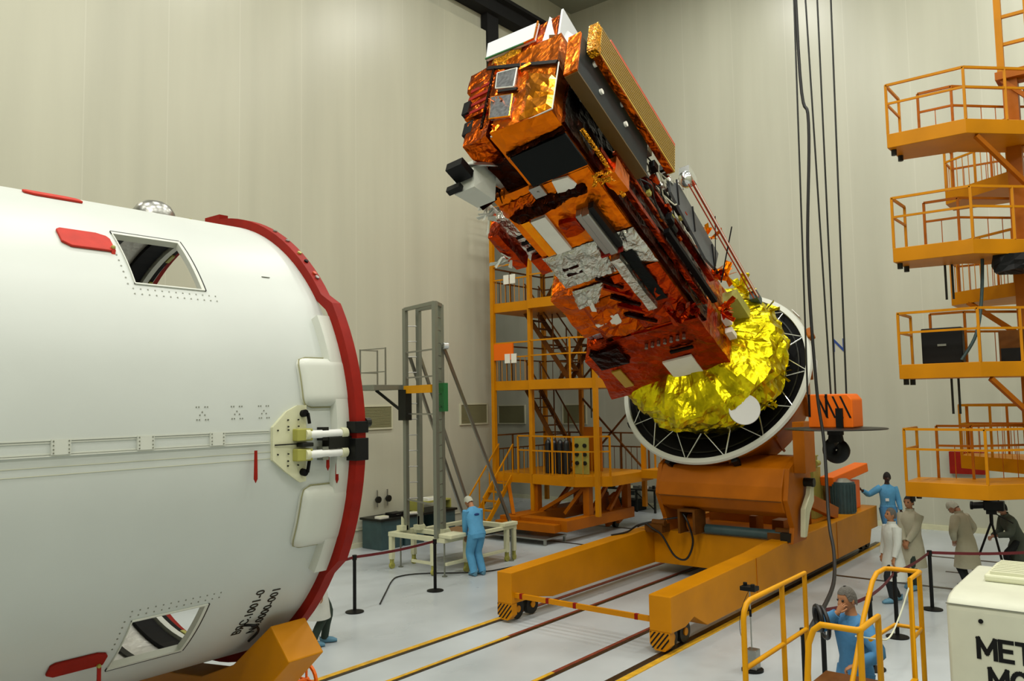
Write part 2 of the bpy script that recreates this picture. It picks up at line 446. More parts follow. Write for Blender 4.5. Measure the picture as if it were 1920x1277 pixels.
vent('y', 17.05, 18.46, 19.75, 3.1, 3.76, 'olive louvred vent on the left wall, crossed by the slanting braces of the grey mast')
vent('x', WX, 19.9, 21.3, 2.9, 3.66, 'olive louvred vent behind the left stairs of the orange service tower')
vent('x', WX, 17.0, 18.1, 2.9, 3.66, 'olive louvred vent on the far wall behind the middle of the orange service tower')

# ================================================================== PAYLOAD FAIRING (left)
FY, FZ, FR = 7.78, 3.505, 2.17
def fc(x, al, r=FR):       # point on the fairing: along x, angle al (deg, 0 = side facing the camera), radius
    a = rad(al); return V((x, FY - r * cos(a), FZ + r * sin(a)))
fair = thing('payload_fairing', (1.5, FY, 1.2), 'huge white rocket fairing lying on its side with a red rim at its open end', 'rocket fairing')
WIN = [(2.92, 3.49, 34.2, 50.4), (2.95, 3.56, -50.6, -35.2)]
def shell(r, flip=False, x0=-5.0, x1=4.6):
    m = M(); xs = sorted(set([x0, -3, -1, 0, 1, 2, 2.5, 2.92, 2.95, 3.2, 3.49, 3.56, 4.0, 4.3, x1]))
    al = sorted(set([-180 + i * 3 for i in range(120)] + [34.2, 50.4, -50.6, -35.2]))
    al = [a for i, a in enumerate(al)]
    n = len(al); base = 0
    for x in xs:
        for a in al: m.v.append(fc(x, a, r))
    for i in range(len(xs) - 1):
        for j in range(n):
            j2 = (j + 1) % n; xm = (xs[i] + xs[i + 1]) / 2; am = (al[j] + al[j2]) / 2 if j2 else -181.5
            if any(w0 < xm < w1 and a0 < am < a1 for w0, w1, a0, a1 in WIN): continue
            m.face([i * n + j, (i + 1) * n + j, (i + 1) * n + j2, i * n + j2])
    return m
part('shell', shell(FR), 'fairing_white', fair, smooth=40)
lin_ = shell(2.135, x1=4.58)
part('inner_lining', lin_, 'lining_silver', fair, smooth=40, label='silver inner lining')
part('end_frame', M().lathe([(2.12, 4.58), (FR, 4.58), (FR, 4.61), (2.12, 4.61)], (0, FY, FZ), (1, 0, 0), 96, True), 'fairing_light', fair, smooth=40)
b = M().lathe([(2.13, 4.24), (2.09, 4.24), (2.09, 4.43), (2.13, 4.43)], (0, FY, FZ), (1, 0, 0), 96, True)
part('inner_band', b, 'black', fair, label='black inner band')
part('inner_ring', M().lathe([(2.13, 4.45), (2.06, 4.45), (2.06, 4.51), (2.13, 4.51)], (0, FY, FZ), (1, 0, 0), 96, True), 'fairing_light', fair, smooth=40, label='white inner ring')
b = M().lathe([(2.13, 4.53), (2.08, 4.53), (2.08, 4.575), (2.13, 4.575)], (0, FY, FZ), (1, 0, 0), 96, True); part('inner_band', b, 'black', fair, label='black inner band')
for k in range(24):
    a = -180 + k * 15 + 4
    if 95 < a % 360 < 130 or 230 < a % 360 < 270:
        part('olive_clip', M().hexa([fc(4.53, a, 2.08), fc(4.57, a, 2.08), fc(4.57, a + 4, 2.08), fc(4.53, a + 4, 2.08), fc(4.53, a, 2.06), fc(4.57, a, 2.06), fc(4.57, a + 4, 2.06), fc(4.53, a + 4, 2.06)]), 'green_yellow', fair)
b = M().lathe([(2.13, 3.9), (2.11, 3.9), (2.11, 3.96), (2.13, 3.96)], (0, FY, FZ), (1, 0, 0), 96, True); part('inner_band', b, 'dark_metal', fair, label='dark inner band')
# access window frames
for k, (x0, x1, a0, a1) in enumerate(WIN):
    t = .028; ta = .8
    m = M()
    def seg(xa, xb, aa, ab):
        for i in range(8):
            p = aa + (ab - aa) * i / 8; q = aa + (ab - aa) * (i + 1) / 8
            m.hexa([fc(xa, p, 2.13), fc(xb, p, 2.13), fc(xb, q, 2.13), fc(xa, q, 2.13), fc(xa, p, FR + .012), fc(xb, p, FR + .012), fc(xb, q, FR + .012), fc(xa, q, FR + .012)])
    seg(x1 - t, x1, a0, a1); seg(x0, x1 - t, a1 - ta, a1) if k == 0 else seg(x0, x1 - t, a0, a0 + ta)
    fr = part('window_frame', m, 'fairing_light', fair, smooth=30)
    m = M(); seg(x1, x1 + .012, a0, a1); seg(x0, x1, a1, a1 + .35) if k == 0 else seg(x0, x1, a0 - .35, a0)
    part('seal', m, 'dark_metal', fr)
    m = M(); seg(x0, x0 + .008, a0, a1); seg(x0, x1 - t, a0, a0 + .3) if k == 0 else seg(x0, x1 - t, a1 - .3, a1)
    part('edge_trim', m, 'fairing_light', fr)
    m = M()
    for i in range(13):
        for dd in (1.1, 2.4):
            x = x0 - .02 + (x1 - x0 + .1) * i / 12; a = a0 - dd if k == 0 else a1 + dd
            m.cyl(fc(x, a, FR), fc(x, a, FR + .004), .006, 6)
    for i in range(6):
        a = a0 + (a1 - a0) * i / 10 if k == 0 else a1 - (a1 - a0) * i / 10
        m.cyl(fc(x0 - .05, a, FR), fc(x0 - .05, a, FR + .004), .007, 6)
    part('rivets', m, 'grey_frame', fr)
# red covers
def cover(x0, x1, a0, a1, tag=None, m_='red_cover', dx=.0, label='red cover'):
    m = M(); n = 8
    top = []
    prof = [(x0 + .03, a1), (x1 - .09, a1), (x1 - .02, a1 - .7), (x1, a1 - 1.6), (x1, a0), (x0 + .06, a0), (x0, a0 + 1.2), (x0, a1 - .6)]
    c0 = [fc(x, a, FR + .001) for x, a in prof]; c1 = [fc(x, a, FR + .022) for x, a in prof]
    k = len(prof); m.v += c0 + c1; m.face(list(range(k))); m.face(list(range(2 * k - 1, k - 1, -1)))
    for i in range(k): m.face([i, (i + 1) % k, k + (i + 1) % k, k + i])
    o = part('red_cover', m, m_, fair, bevel=.006)
    if tag:
        x, a = tag; p = fc(x, a, FR + .03)
        part('pull_strap', M().box(p.x - .014, p.x + .014, p.y - .01, p.y + .0, p.z - .16, p.z + .01), m_, o)
        part('rivet', M().sph(p, .018, 8, 6), 'green_yellow', o)
cover(2.49, 2.87, 42.9, 48.6, (2.85, 43.6)); cover(2.5, 2.93, 66.5, 69.8); cover(2.47, 2.88, -47.0, -42.6, (2.84, -46.5), 'red_paint')
# horizontal joint: battens, cover plates, rivet groups
m = M()
for a, r_ in ((2.6, .008), (2.2, .004), (-.05, .012), (.3, .006)): 
    m.hexa([fc(-5, a - .12, FR - .004), fc(3.84, a - .12, FR - .004), fc(3.84, a + .12, FR - .004), fc(-5, a + .12, FR - .004), fc(-5, a - .12, FR + r_), fc(3.84, a - .12, FR + r_), fc(3.84, a + .12, FR + r_), fc(-5, a + .12, FR + r_)])
m.cur = 1
for a in (-1.9, -3.3):
    m.hexa([fc(-5, a - .03, FR - .004), fc(4.1, a - .03, FR - .004), fc(4.1, a + .03, FR - .004), fc(-5, a + .03, FR - .004), fc(-5, a - .03, FR + .003), fc(4.1, a - .03, FR + .003), fc(4.1, a + .03, FR + .003), fc(-5, a + .03, FR + .003)])
part('joint_strip', m, ['fairing_light', 'vent_frame'], fair)
for x0, x1 in ((1.55, 1.68), (2.21, 2.33), (2.77, 2.89), (3.32, 3.44)):
    m = M().hexa([fc(x0, .1, FR), fc(x1, .1, FR), fc(x1, 2.7, FR), fc(x0, 2.7, FR), fc(x0, .1, FR + .02), fc(x1, .1, FR + .02), fc(x1, 2.7, FR + .02), fc(x0, 2.7, FR + .02)]); m.cur = 1
    for x in (x0 + .012, x1 - .012):
        for a in (.4, 1.0, 1.7, 2.4): m.cyl(fc(x, a, FR + .02), fc(x, a, FR + .024), .005, 6)
    part('cover_plate', m, ['fairing_light', 'grey_frame'], fair)
for xc in (3.27, 3.56, 3.8):
    m = M()
    for dx in (-.045, -.025, .025, .045):
        for a in (5.3, 7.8): m.cyl(fc(xc + dx, a, FR), fc(xc + dx, a, FR + .004), .005, 6)
    for dx, a in ((-.02, 6.2), (.02, 6.2), (0, 6.8)): m.cyl(fc(xc + dx, a, FR), fc(xc + dx, a, FR + .004), .005, 6)
    part('rivets', m, 'grey_frame', fair)
# hexagonal hinge plate with lugs and strut rods
P = [(3.855, 3.2), (3.99, 6.4), (4.1, 7.7), (4.19, 7.7), (4.19, -8.6), (4.13, -8.8), (3.99, -6.4), (3.855, -3.6)]
m = M(); k = len(P); m.v += [fc(x, a, FR - .01) for x, a in P] + [fc(x, a, FR + .035) for x, a in P]
m.face(list(range(k))); m.face(list(range(2 * k - 1, k - 1, -1)))
for i in range(k): m.face([i, (i + 1) % k, k + (i + 1) % k, k + i])
hp = part('hinge_plate', m, 'cream', fair, label='pale green hexagonal hinge plate')
m = M()
for x in (3.9, 4.0, 4.1):
    for a in (-5, -4, -2.5, 2.5, 3.2, 4.6):
        if x > 3.95 or abs(a) < 3: m.cyl(fc(x, a, FR + .03), fc(x, a, FR + .04), .007, 6)
m.beam(fc(3.87, -.5, FR + .037), fc(4.15, -.5, FR + .037), .01, .01)
part('rivets', m, 'dark_metal', hp)
for a in (5.9, -6.6): part('ring_bolt', M().cyl(fc(4.15, a, FR + .02), fc(4.15, a, FR + .07), .03, 12).beam(fc(4.17, a, FR + .07), fc(4.19, a * .62, FR + .06), .02, .02), 'black', hp)
for a in (1.4, -2.9):
    l = part('lug', M().box(4.05, 4.2, FY - FR - .09, FY - FR + .02, fc(0, a).z - .05, fc(0, a).z + .05), 'green_yellow', hp, bevel=.008)
    z = fc(0, a).z; y = FY - FR - .07
    r_ = part('strut_rod', M().cyl((4.16, y, z), (4.52, y, z), .034, 14), 'white_label', fair, smooth=40, label='white strut rod')
    part('rod_end', M().cyl((4.13, y, z), (4.17, y, z), .045, 12), 'cream', r_, smooth=40); part('rod_end', M().cyl((4.5, y, z), (4.56, y, z), .045, 12), 'cream', r_, smooth=40)
    part('clevis', M().box(4.3, 4.36, y - .02, y + .06, z - .055, z + .055), 'dark_metal' if a > 0 else 'grey_frame', r_)
part('actuator', M().box(4.36, 4.6, FY - FR - .1, FY - FR, fc(0, -1.9).z, fc(0, .6).z), 'dark_metal', fair, bevel=.006, label='dark grey release actuator')
part('pivot_block', M().box(4.09, 4.2, FY - FR - .1, FY - FR, fc(0, -1.2).z, fc(0, -.3).z), 'dark_metal', fair, bevel=.006)
for x, a, dz in ((4.38, -1.5, .17), (4.48, -4.2, .18), (3.685, -1.3, .22)):
    p = fc(x, a, FR + .05); o = part('warning_tag', M().prism([(p.x - .012, p.y, p.z), (p.x + .012, p.y, p.z), (p.x + .016, p.y, p.z - dz), (p.x, p.y, p.z - dz - .03), (p.x - .016, p.y, p.z - dz)], (0, -.006, 0)), 'red_paint', fair, label='red warning tag')
# rounded blister housings beside the rim
for a0, a1 in ((7.2, 18.8), (-24.5, -9.8)):
    def bl(u, v, a0=a0, a1=a1):
        x = 4.16 + .44 * u; a = a0 + (a1 - a0) * v
        e = min(1, u / .22) ; e = math.sqrt(max(0, 1 - (1 - e) ** 2)); w_ = min(v, 1 - v) / .2; w_ = math.sqrt(max(0, 1 - (1 - min(1, w_)) ** 2))
        xx = x + .07 * (1 - w_) * (1 - u)
        return fc(xx, a, FR - .01 + .085 * e * w_)
    bo_ = part('blister_housing', M().grid(bl, 14, 18), 'fairing_light', fair, smooth=50)
    part('sealant_edge', M().tube([bl(1, .0)] + [bl(.12 + .88 * (1 - k / 6), 0.004) for k in range(7)] + [bl(.02, .06 + .88 * k / 8) for k in range(9)] + [bl(.12 + .88 * k / 6, .996) for k in range(7)], .006, 5), 'vent_olive', bo_)
part('edge_skirt', M().lathe([(FR - .02, 4.45), (FR + .07, 4.47), (FR + .07, 4.6), (FR - .02, 4.6)], (0, FY, FZ), (1, 0, 0), 24, True, a0=rad(90 - 29), a1=rad(90 + 31), ref=(0, 0, 1)), 'fairing_light', fair, smooth=40)
# red transport rim: plain arc and the wider side sectors
def sector(a0, a1, r0, r1, x0, x1, m, n=None):
    n = n or max(2, int(abs(a1 - a0) / 3))
    for i in range(n):
        p = a0 + (a1 - a0) * i / n; q = a0 + (a1 - a0) * (i + 1) / n
        m.hexa([fc(x0, p, r0), fc(x0, q, r0), fc(x0, q, r1), fc(x0, p, r1), fc(x1, p, r0), fc(x1, q, r0), fc(x1, q, r1), fc(x1, p, r1)])
    return m
rim = M(); RP = []
for a in [35 + k * 3 for k in range(0, 17)] + [86, 86.01, 93, 93.01] + [96 + k * 4 for k in range(0, 59)]:
    d = .05 if 86 < a < 93.005 and a != 93.01 else 0
    RP.append((a, FR, FR + .085 + d))
RP.sort(); RP = [q for q in RP if q[0] <= 330] + [(333, FR + .06, FR + .165)] + [(333 + k * 3, FR + .065, FR + .165) for k in range(1, 20)] + [(391, FR + .06, FR + .165)]
nn = len(RP)
for a, r0, r1 in RP: rim.v += [fc(4.6, a, r0), fc(4.6, a, r1), fc(4.7, a, r1), fc(4.7, a, r0)]
for k in range(nn):
    A = 4 * k; B = 4 * ((k + 1) % nn)
    for c_ in range(4): c2 = (c_ + 1) % 4; rim.face([A + c_, A + c2, B + c2, B + c_])
rimo = part('transport_rim', rim, 'red_paint', fair, smooth=25, label='red steel transport rim')
for a, c_ in ((62, 'steel'), (56, 'steel'), (50, 'green_yellow'), (46.5, 'black'), (42, 'orange_red'), (40.5, 'steel')):
    part('bolt', M().cyl(fc(4.655, a, FR + .08), fc(4.655, a, FR + .1), .02, 10), c_, rimo)
part('rim_bracket', sector(93, 104, FR + .02, FR + .05, 4.45, 4.6, M()), 'red_paint', rimo)
for a in (96, 103): part('bolt', M().cyl(fc(4.5, a, FR + .04), fc(4.5, a, FR + .14), .018, 8), 'green_yellow', rimo)
for a in (-1.2, 2.6, -3.6):
    z = fc(0, a).z; part('clamp_block', M().box(4.57, 4.715, FY - FR - .185, FY - FR - .05, z - .05, z + .05), 'black_paint', rimo, bevel=.005)
part('clamp_knob', M().cyl((4.7, FY - FR - .15, fc(0, 3.6).z), (4.75, FY - FR - .15, fc(0, 3.6).z), .04, 12), 'dark_metal', rimo)
part('dome_cover', M().lathe([(.001, .16), (.08, .15), (.15, .11), (.19, .05), (.2, 0)], fc(3.86, 84, FR - .02), (0, -cos(rad(84)), sin(rad(84))), 24), 'steel', fair, smooth=60, label='grey domed cover on top')
# stencilled registration numbers, reading upward
def stencil(txt, x, a0, sz, name='registration_text'):
    da = 180 / pi / FR
    m = text_mb(txt, sz, lambda px, py, pz: fc(x - py, a0 + px * da, FR + .004 + pz), .002, .0)
    part(name, m, 'dark_metal', fair)
stencil('\u0412\u042f\u0421.1001-0', 4.075, -50.0, .115); stencil('N0.0000-001', 4.235, -51.0, .115)
part('hanging_strap', M().tube(smoothpath([fc(4.05, -46, FR + .01), fc(4.12, -45, FR + .06), fc(4.2, -48, FR + .06), fc(4.24, -54, FR + .03)], 5), .012, 6), 'black_paint', fair)
part('scribe_mark', M().beam(fc(4.12, 41, FR + .003), fc(4.2, 41, FR + .003), .01, .004), 'steel', fair)

# yellow transport cradle under the fairing (on the same floor rails)
crd = thing('fairing_cradle', (3.6, FY, 0), 'yellow steel cradle carrying the white fairing near the floor', 'transport cradle')
def crad(x0, x1):
    m = M(); A = [-136, -118, -104, -90, -76, -62, -44]; base = 0
    for a in A:
        ro = 2.72 if -136 < a < -44 else 2.66
        m.v += [fc(x0, a, 2.29), fc(x0, a, ro), fc(x1, a, ro), fc(x1, a, 2.29)]
    for k in range(len(A) - 1):
        for c_ in range(4): c2 = (c_ + 1) % 4; m.face([4 * k + c_, 4 * k + c2, 4 * k + 4 + c2, 4 * k + 4 + c_])
    m.face([0, 1, 2, 3]); n = 4 * (len(A) - 1); m.face([n + 3, n + 2, n + 1, n]); return m
for x0, x1 in ((4.22, 4.58), (.6, .96)):
    sd_ = part('saddle', crad(x0, x1), 'yellow_beam', crd, bevel=.012)
    part('pedestal', M().box(x0 + .05, x1 - .05, FY - 1.6, FY - 1.2, .6, 1.1).box(x0 + .05, x1 - .05, FY + 1.2, FY + 1.6, .6, 1.1), 'yellow_beam', sd_)
    part('cross_beam', M().box(x0, x1, 6.35, 8.95, .32, .78), 'yellow_beam', crd)
part('side_beam', M().box(-3, 5.0, 8.95, 9.25, .25, .6), 'yellow_beam', crd, bevel=.01)
part('side_beam', M().box(-3, 5.0, 6.05, 6.35, .25, .6), 'yellow_beam', crd, bevel=.01)
for x in (4.6, 0.6):
    for y in (9.42 - .05, 6.15): part('wheel', M().cyl((x, y - .05, .17), (x, y + .05, .17), .155, 20), 'dark_metal', crd, smooth=40)
hw = part('hand_wheel', M().lathe([(.13, -.012), (.155, -.012), (.155, .012), (.13, .012)], (4.72, 6.3, 1.3), (1, 0, 0), 24, True), 'orange_bright', crd)
part('spokes', M().beam((4.72, 6.16, 1.3), (4.72, 6.44, 1.3), .016).beam((4.72, 6.3, 1.16), (4.72, 6.3, 1.44), .016).cyl((4.56, 6.3, 1.3), (4.74, 6.3, 1.3), .022, 10), 'orange_bright', hw)

# ================================================================== TILTING TRANSPORTER (centre)
tr = thing('tilting_transporter', (16, FY, 0), 'long orange-yellow rail transporter with two parallel beams holding the tilted satellite', 'transporter')
def beamside(y0, y1, notch):
    if notch: prof = [(11, .33), (11.45, .33), (11.75, .42), (12.2, .2), (21.2, .2), (21.35, .5), (21.9, .5), (21.9, 1.02), (15.5, 1.0), (14.5, .94), (11, .86)]
    else: prof = [(11, .33), (11.7, .33), (12.2, .24), (21.9, .24), (21.9, 1.02), (15.5, .98), (11, .86)]
    return M().prism([(x, y0, z) for x, z in prof], (0, y1 - y0, 0))
part('side_beam', beamside(9.0, 9.32, False), 'yellow_beam', tr, bevel=.012)
rb = part('side_beam', beamside(5.96, 6.33, True), 'yellow_beam', tr, bevel=.012)
part('panel_joint', M().box(18.7, 18.72, 5.95, 5.96, .2, 1.0).box(14.2, 14.215, 5.95, 5.96, .22, .93), 'orange_paint', rb)
part('cross_beam', M().box(15.95, 16.35, 6.33, 9.0, .25, .96), 'yellow_beam', tr, bevel=.01)
part('cross_beam', M().box(21.5, 21.85, 6.33, 9.0, .3, 1.0), 'yellow_beam', tr, bevel=.01)
part('deck_plate', M().box(16.35, 21.5, 6.33, 9.0, .82, .9), 'orange_paint', tr)
tb = part('tie_bar', M().beam((11.1, 9.0, .47), (11.1, 6.33, .47), .05, .08), 'yellow_beam', tr)
for y in (8.86, 8.3, 7.75, 6.6): part('red_band', M().beam((11.1, y + .03, .47), (11.1, y - .03, .47), .056, .086), 'red_paint', tb)
for y0, y1 in ((9.0, 9.32), (5.99, 6.33)):
    for xx, nm in ((11.0, 1), (21.0, 0)):
        yc = (y0 + y1) / 2; z0 = .0
        if nm:
            bo = part('wheel_box', M().prism([(xx, y0, .33), (xx, y1, .33), (xx, y1, .14), (xx, y1 - .09, .05), (xx, y0 + .09, .05), (xx, y0, .14)], (.14, 0, 0)), 'yellow_beam', tr)
            m = M()
            for i in range(5):
                c = -.12 + i * .06
                m.prism([(xx - .004, yc + c + .1 - .02, .08 + .0), (xx - .004, yc + c + .12 - .02, .08), (xx - .004, yc + c - .02, .31), (xx - .004, yc + c - .045, .31)][:4], (.004, 0, 0)) if abs(c + .1) < .2 else None
            m = M()
            for i in range(6):
                a = -.24 + i * .075
                p0 = (max(-.15, min(.15, a)), .09 if -.15 < a < .15 else .09); 
                ya, yb = a + .2, a
                def clipz(yv): return yv
                pts = []
                for (yy, zz) in ((ya, .08), (ya + .028, .08), (yb + .028, .32), (yb, .32)):
                    t = 0
                    if yy > .155: t = (yy - .155) / .2; zz2 = .08 + t * .24 if zz < .2 else zz; yy2 = .155
                    elif yy < -.155: t = (-.155 - yy) / .2; zz2 = .32 - t * .24 if zz > .2 else zz; yy2 = -.155
                    else: yy2, zz2 = yy, zz
                    pts.append((xx - .005, yc + yy2, max(.06, zz2)))
                m.prism(pts, (.005, 0, 0))
            part('hazard_stripes', m, 'black_paint', bo)
        for dx in (.3, .72) if nm else (.15, .55):
            wq = part('wheel', M().cyl((xx + dx, yc - .05, .185), (xx + dx, yc + .05, .185), .17, 24), 'dark_metal', tr, smooth=40)
            part('hub', M().cyl((xx + dx, yc - .07, .185), (xx + dx, yc + .07, .185), .06, 12), 'yellow_beam', wq)
# cradle head: belly-shaped trunnion box with side legs
prof = [(15.66, 1.55), (15.5, 1.78), (15.55, 2.05), (15.75, 2.4), (16.3, 2.6), (16.75, 2.6), (16.9, 2.0), (16.8, 1.5), (16.0, 1.42)]
cb = part('tilt_head', M().prism([(x, 5.95, z) for x, z in prof], (0, 2.66, 0)), 'orange_paint', tr, bevel=.02)
part('seam', M().box(15.492, 15.51, 5.96, 8.6, 1.765, 1.785), 'brown_deck', cb)
for y0 in (5.85, 8.61):
    part('side_leg', M().prism([(15.55, y0, 1.8), (15.72, y0, 2.4), (16.3, y0, 2.65), (16.8, y0, 2.6), (16.95, y0, 1.9), (16.5, y0, .95), (15.75, y0, .95), (15.85, y0, 1.25)], (0, .1, 0)), 'orange_paint', tr, bevel=.01)
part('box_tube', M().box(15.5, 16.0, 8.12, 8.17, 1.0, 1.5).box(15.5, 16.0, 7.78, 7.83, 1.0, 1.5).box(15.5, 16.0, 7.83, 8.12, 1.45, 1.5), 'brown_deck', tr)
part('guide_roller', M().cyl((15.9, 7.9, 1.2), (15.9, 8.08, 1.2), .2, 20), 'orange_paint', tr, smooth=40)
part('pivot_shaft', M().cyl((15.95, 6.05, 1.07), (15.95, 7.75, 1.07), .1, 20), 'teal_dark', tr, smooth=40)
part('side_cheek', M().box(15.95, 16.55, 5.62, 5.85, 2.3, 3.3), 'orange_paint', tr, bevel=.01)
part('latch_arm', M().prism([(16.0, 5.8, 1.06), (16.12, 5.8, 1.06), (16.35, 5.8, 1.5), (16.6, 5.8, 1.7), (16.62, 5.8, 2.05), (16.5, 5.8, 2.1), (16.38, 5.8, 1.85), (16.08, 5.8, 1.6)], (0, -.1, 0)), 'cream', tr, bevel=.015, label='cream curved latch arm')
part('latch_rod', M().cyl((16.45, 5.72, 2.08), (17.6, 6.1, 1.75), .035, 10), 'steel', tr)
part('latch_pivot', M().cyl((16.5, 5.65, 2.08), (16.5, 5.85, 2.08), .09, 14).box(15.75, 16.1, 5.9, 6.1, .98, 1.15), 'dark_metal', tr)
for (y, x) in ((8.72, 15.6), (6.1, 15.85)):
    part('hinge_bracket', M().box(x, x + .35, y - .12, y + .3, .95, 1.12).cyl((x + .1, y - .15, 1.15), (x + .1, y + .15, 1.15), .07, 12), 'brown_deck', tr)
part('support_strut', M().beam((16.9, 6.35, 1.85), (19.4, 6.2, 1.1), .16, .28), 'orange_paint', tr, bevel=.01)
part('support_strut', M().beam((16.9, 8.7, 1.85), (19.4, 8.8, 1.1), .16, .28), 'orange_paint', tr, bevel=.01)
part('centre_bracket', M().box(17.0, 17.4, 7.1, 7.25, .9, 1.25).box(17.0, 17.4, 6.5, 6.75, .9, 1.2).box(18.3, 18.4, 6.4, 8.8, .9, 1.25), 'orange_paint', tr)
dr = part('winch_motor', M().cyl((20.2, 6.25, 1.0), (20.2, 6.25, 1.75), .27, 28), 'teal_dark', tr, smooth=40, label='dark teal ribbed winch motor')
m = M()
for i in range(20):
    a = 2 * pi * i / 20; m.box(20.2 + .275 * cos(a) - .012, 20.2 + .275 * cos(a) + .012, 6.25 + .275 * sin(a) - .012, 6.25 + .275 * sin(a) + .012, 1.05, 1.7)
part('ribs', m, 'teal_dark', dr); part('cap', M().cyl((20.2, 6.25, 1.75), (20.2, 6.25, 1.83), .22, 24, .1), 'steel', dr, smooth=40)
gx = part('gearbox', M().box(20.5, 21.4, 6.2, 6.9, 1.02, 1.7).beam((20.0, 6.55, 1.75), (21.6, 6.2, 2.0), .35, .22), 'orange_bright', tr, bevel=.02, label='bright orange gearbox')
cg = part('control_cabinet', M().box(19.6, 20.1, 6.72, 7.2, .9, 2.1), 'green_yellow', tr, bevel=.01, label='yellow-green control cabinet')
part('top_unit', M().box(19.65, 20.0, 6.75, 7.05, 2.1, 2.35).box(19.62, 20.02, 6.73, 7.15, 2.35, 2.38).cyl((19.7, 6.7, 2.2), (19.9, 6.7, 2.2), .07, 10), 'green_yellow', cg)
part('junction_box', M().box(20.3, 20.75, 6.75, 7.1, .9, 1.75), 'green_yellow', tr, bevel=.01)
hs = part('hydraulic_hose', M().tube(smoothpath([(15.7, 9.25, 1.03), (15.6, 9.0, 1.12), (15.55, 8.8, 1.04), (15.6, 8.6, .9), (15.65, 8.35, .5), (15.7, 8.1, .45), (15.72, 7.95, .8), (15.6, 7.98, 1.2), (15.6, 8.1, 1.4)], 6), .022, 8), 'cable', tr)
part('hydraulic_hose', M().tube(smoothpath([(14.7, 9.3, .97), (15.1, 9.15, 1.0), (15.5, 9.1, 1.1), (15.8, 8.7, 1.2), (16.0, 8.4, 1.25)], 5), .02, 8), 'cable', tr)
# adapter drum that carries the satellite ring
sA = V((-cos(rad(30.3)), 0, sin(rad(30.3)))); sN = V((sin(rad(30.3)), 0, cos(rad(30.3))))
ph = rad(-13); sV = V((0, 1, 0)) * cos(ph) + sN * sin(ph); sU = sA.cross(sV); SO = V((16.58, FY, 4.29))
ad = part('adapter_drum', M().lathe([(1.9, -.05), (2.06, -.08), (2.06, -.2), (1.98, -.25), (1.7, -1.3), (0.01, -1.35)], SO, sA, 64), 'orange_paint', tr, smooth=35)
m = M()
for i in range(12):
    a = 2 * pi * i / 12 + .1; d = sV * cos(a) + sU * sin(a)
    m.beam(SO + d * 2.0 - sA * .28, SO + d * 1.76 - sA * 1.2, .05, .12, d)
part('stiffener', m, 'orange_paint', ad)
for a in (100, 60, 20, -20):
    d = sV * cos(rad(a)) + sU * sin(rad(a)); c = SO + d * 2.12 - sA * .18
    part('clamp', M().beam(c - sA * .12, c + sA * .12, .12, .16, d), 'black_paint', ad)

# ================================================================== SATELLITE (local axes: x = along body, y = lateral, z = outward to the camera side)
sat = thing('satellite', SO, 'tall weather satellite wrapped in orange foil, tilted on the transporter', 'satellite', local=True)
sat.matrix_world = Matrix(((sA.x, sV.x, sU.x, SO.x), (sA.y, sV.y, sU.y, SO.y), (sA.z, sV.z, sU.z, SO.z), (0, 0, 0, 1)))
def sp(name, m, mats, parent=None, **k): return part(name, m, mats, parent or sat, **k)
# white launch-adapter ring with black inner cone and white struts
X = (1, 0, 0)
ring = sp('adapter_ring', M().lathe([(2.03, -.05), (2.13, -.05), (2.155, .0), (2.13, .05), (2.03, .05), (2.02, 0)], (0, 0, 0), X, 120, True), 'fairing_light', smooth=50, label='white adapter ring')
sp('inner_cone', M().lathe([(2.05, -.03), (1.3, -.12), (.02, -.14)], (0, 0, 0), X, 64), 'black', ring, smooth=60, label='black inner cone')
for r_, h in ((1.86, -.02), (1.6, .1)): sp('inner_hoop', M().lathe([(r_, h), (r_ + .025, h), (r_ + .025, h + .025), (r_, h + .025)], (0, 0, 0), X, 90, True), 'dark_metal', ring)
for i in range(15):
    a = 2 * pi * i / 15
    P0 = V((.0, 2.06 * cos(a), 2.06 * sin(a)))
    m = M()
    for q in (a - pi / 15 * .9, a + pi / 15 * .9): m.tube([P0, (.22, 1.55 * cos(q), 1.55 * sin(q))], .015, 6)
    sp('strut_pair', m, 'steel_bright', ring)
for a in (-36, 10): 
    pass
for a, t_ in ((-30, 0), (8, 0)):
    d = V((0, -cos(rad(a)), sin(rad(a)))); c = d * 2.2
    pl = sp('label_plate', M().beam(c + V((-.06, 0, 0)) - d.cross(V(X)) * .14, c + V((-.06, 0, 0)) + d.cross(V(X)) * .14, .14, .012, (1, 0, 0) if False else d), 'white_label', ring)
for a in (-12,):
    d = V((0, -cos(rad(a)), sin(rad(a)))); c = d * 2.2
    sp('lifting_lug', M().beam(c - d.cross(V(X)) * .12, c + d.cross(V(X)) * .12, .16, .14, d), 'orange_paint', ring, bevel=.03)

# yellow crumpled thermal blanket around the base
def blanket(u, v, seed=0):
    prof = [(-.02, 1.5), (.15, 1.66), (.45, 1.76), (.85, 1.8), (1.15, 1.7), (1.35, 1.35), (1.5, .8), (1.55, .1)]
    t = u * (len(prof) - 1); i = min(len(prof) - 2, int(t)); t -= i
    h = prof[i][0] * (1 - t) + prof[i + 1][0] * t; r = prof[i][1] * (1 - t) + prof[i + 1][1] * t
    a = 2 * pi * v
    q = V((h * 1.2, cos(a) * 1.6, sin(a) * 1.6))
    d = abs(noise.noise(q * 1.5)) * .26 - abs(noise.noise(q * 3.1)) * .2 - .05 + noise.noise(q * 7) * .03 + random.uniform(-.008, .008)
    rr = r * (1 + .07 * cos(2 * a + 1)) + d * (1 if u < .85 else .3)
    return V((h + noise.noise(q * 2.3 + V((5, 5, 5))) * .12 * (0 if u < .02 else 1), rr * cos(a), rr * sin(a)))
random.seed(4)
m = M()
NU, NV = 26, 120
pts = [[blanket(i / NU, j / NV) for j in range(NV)] for i in range(NU + 1)]
for row in pts: m.v += row
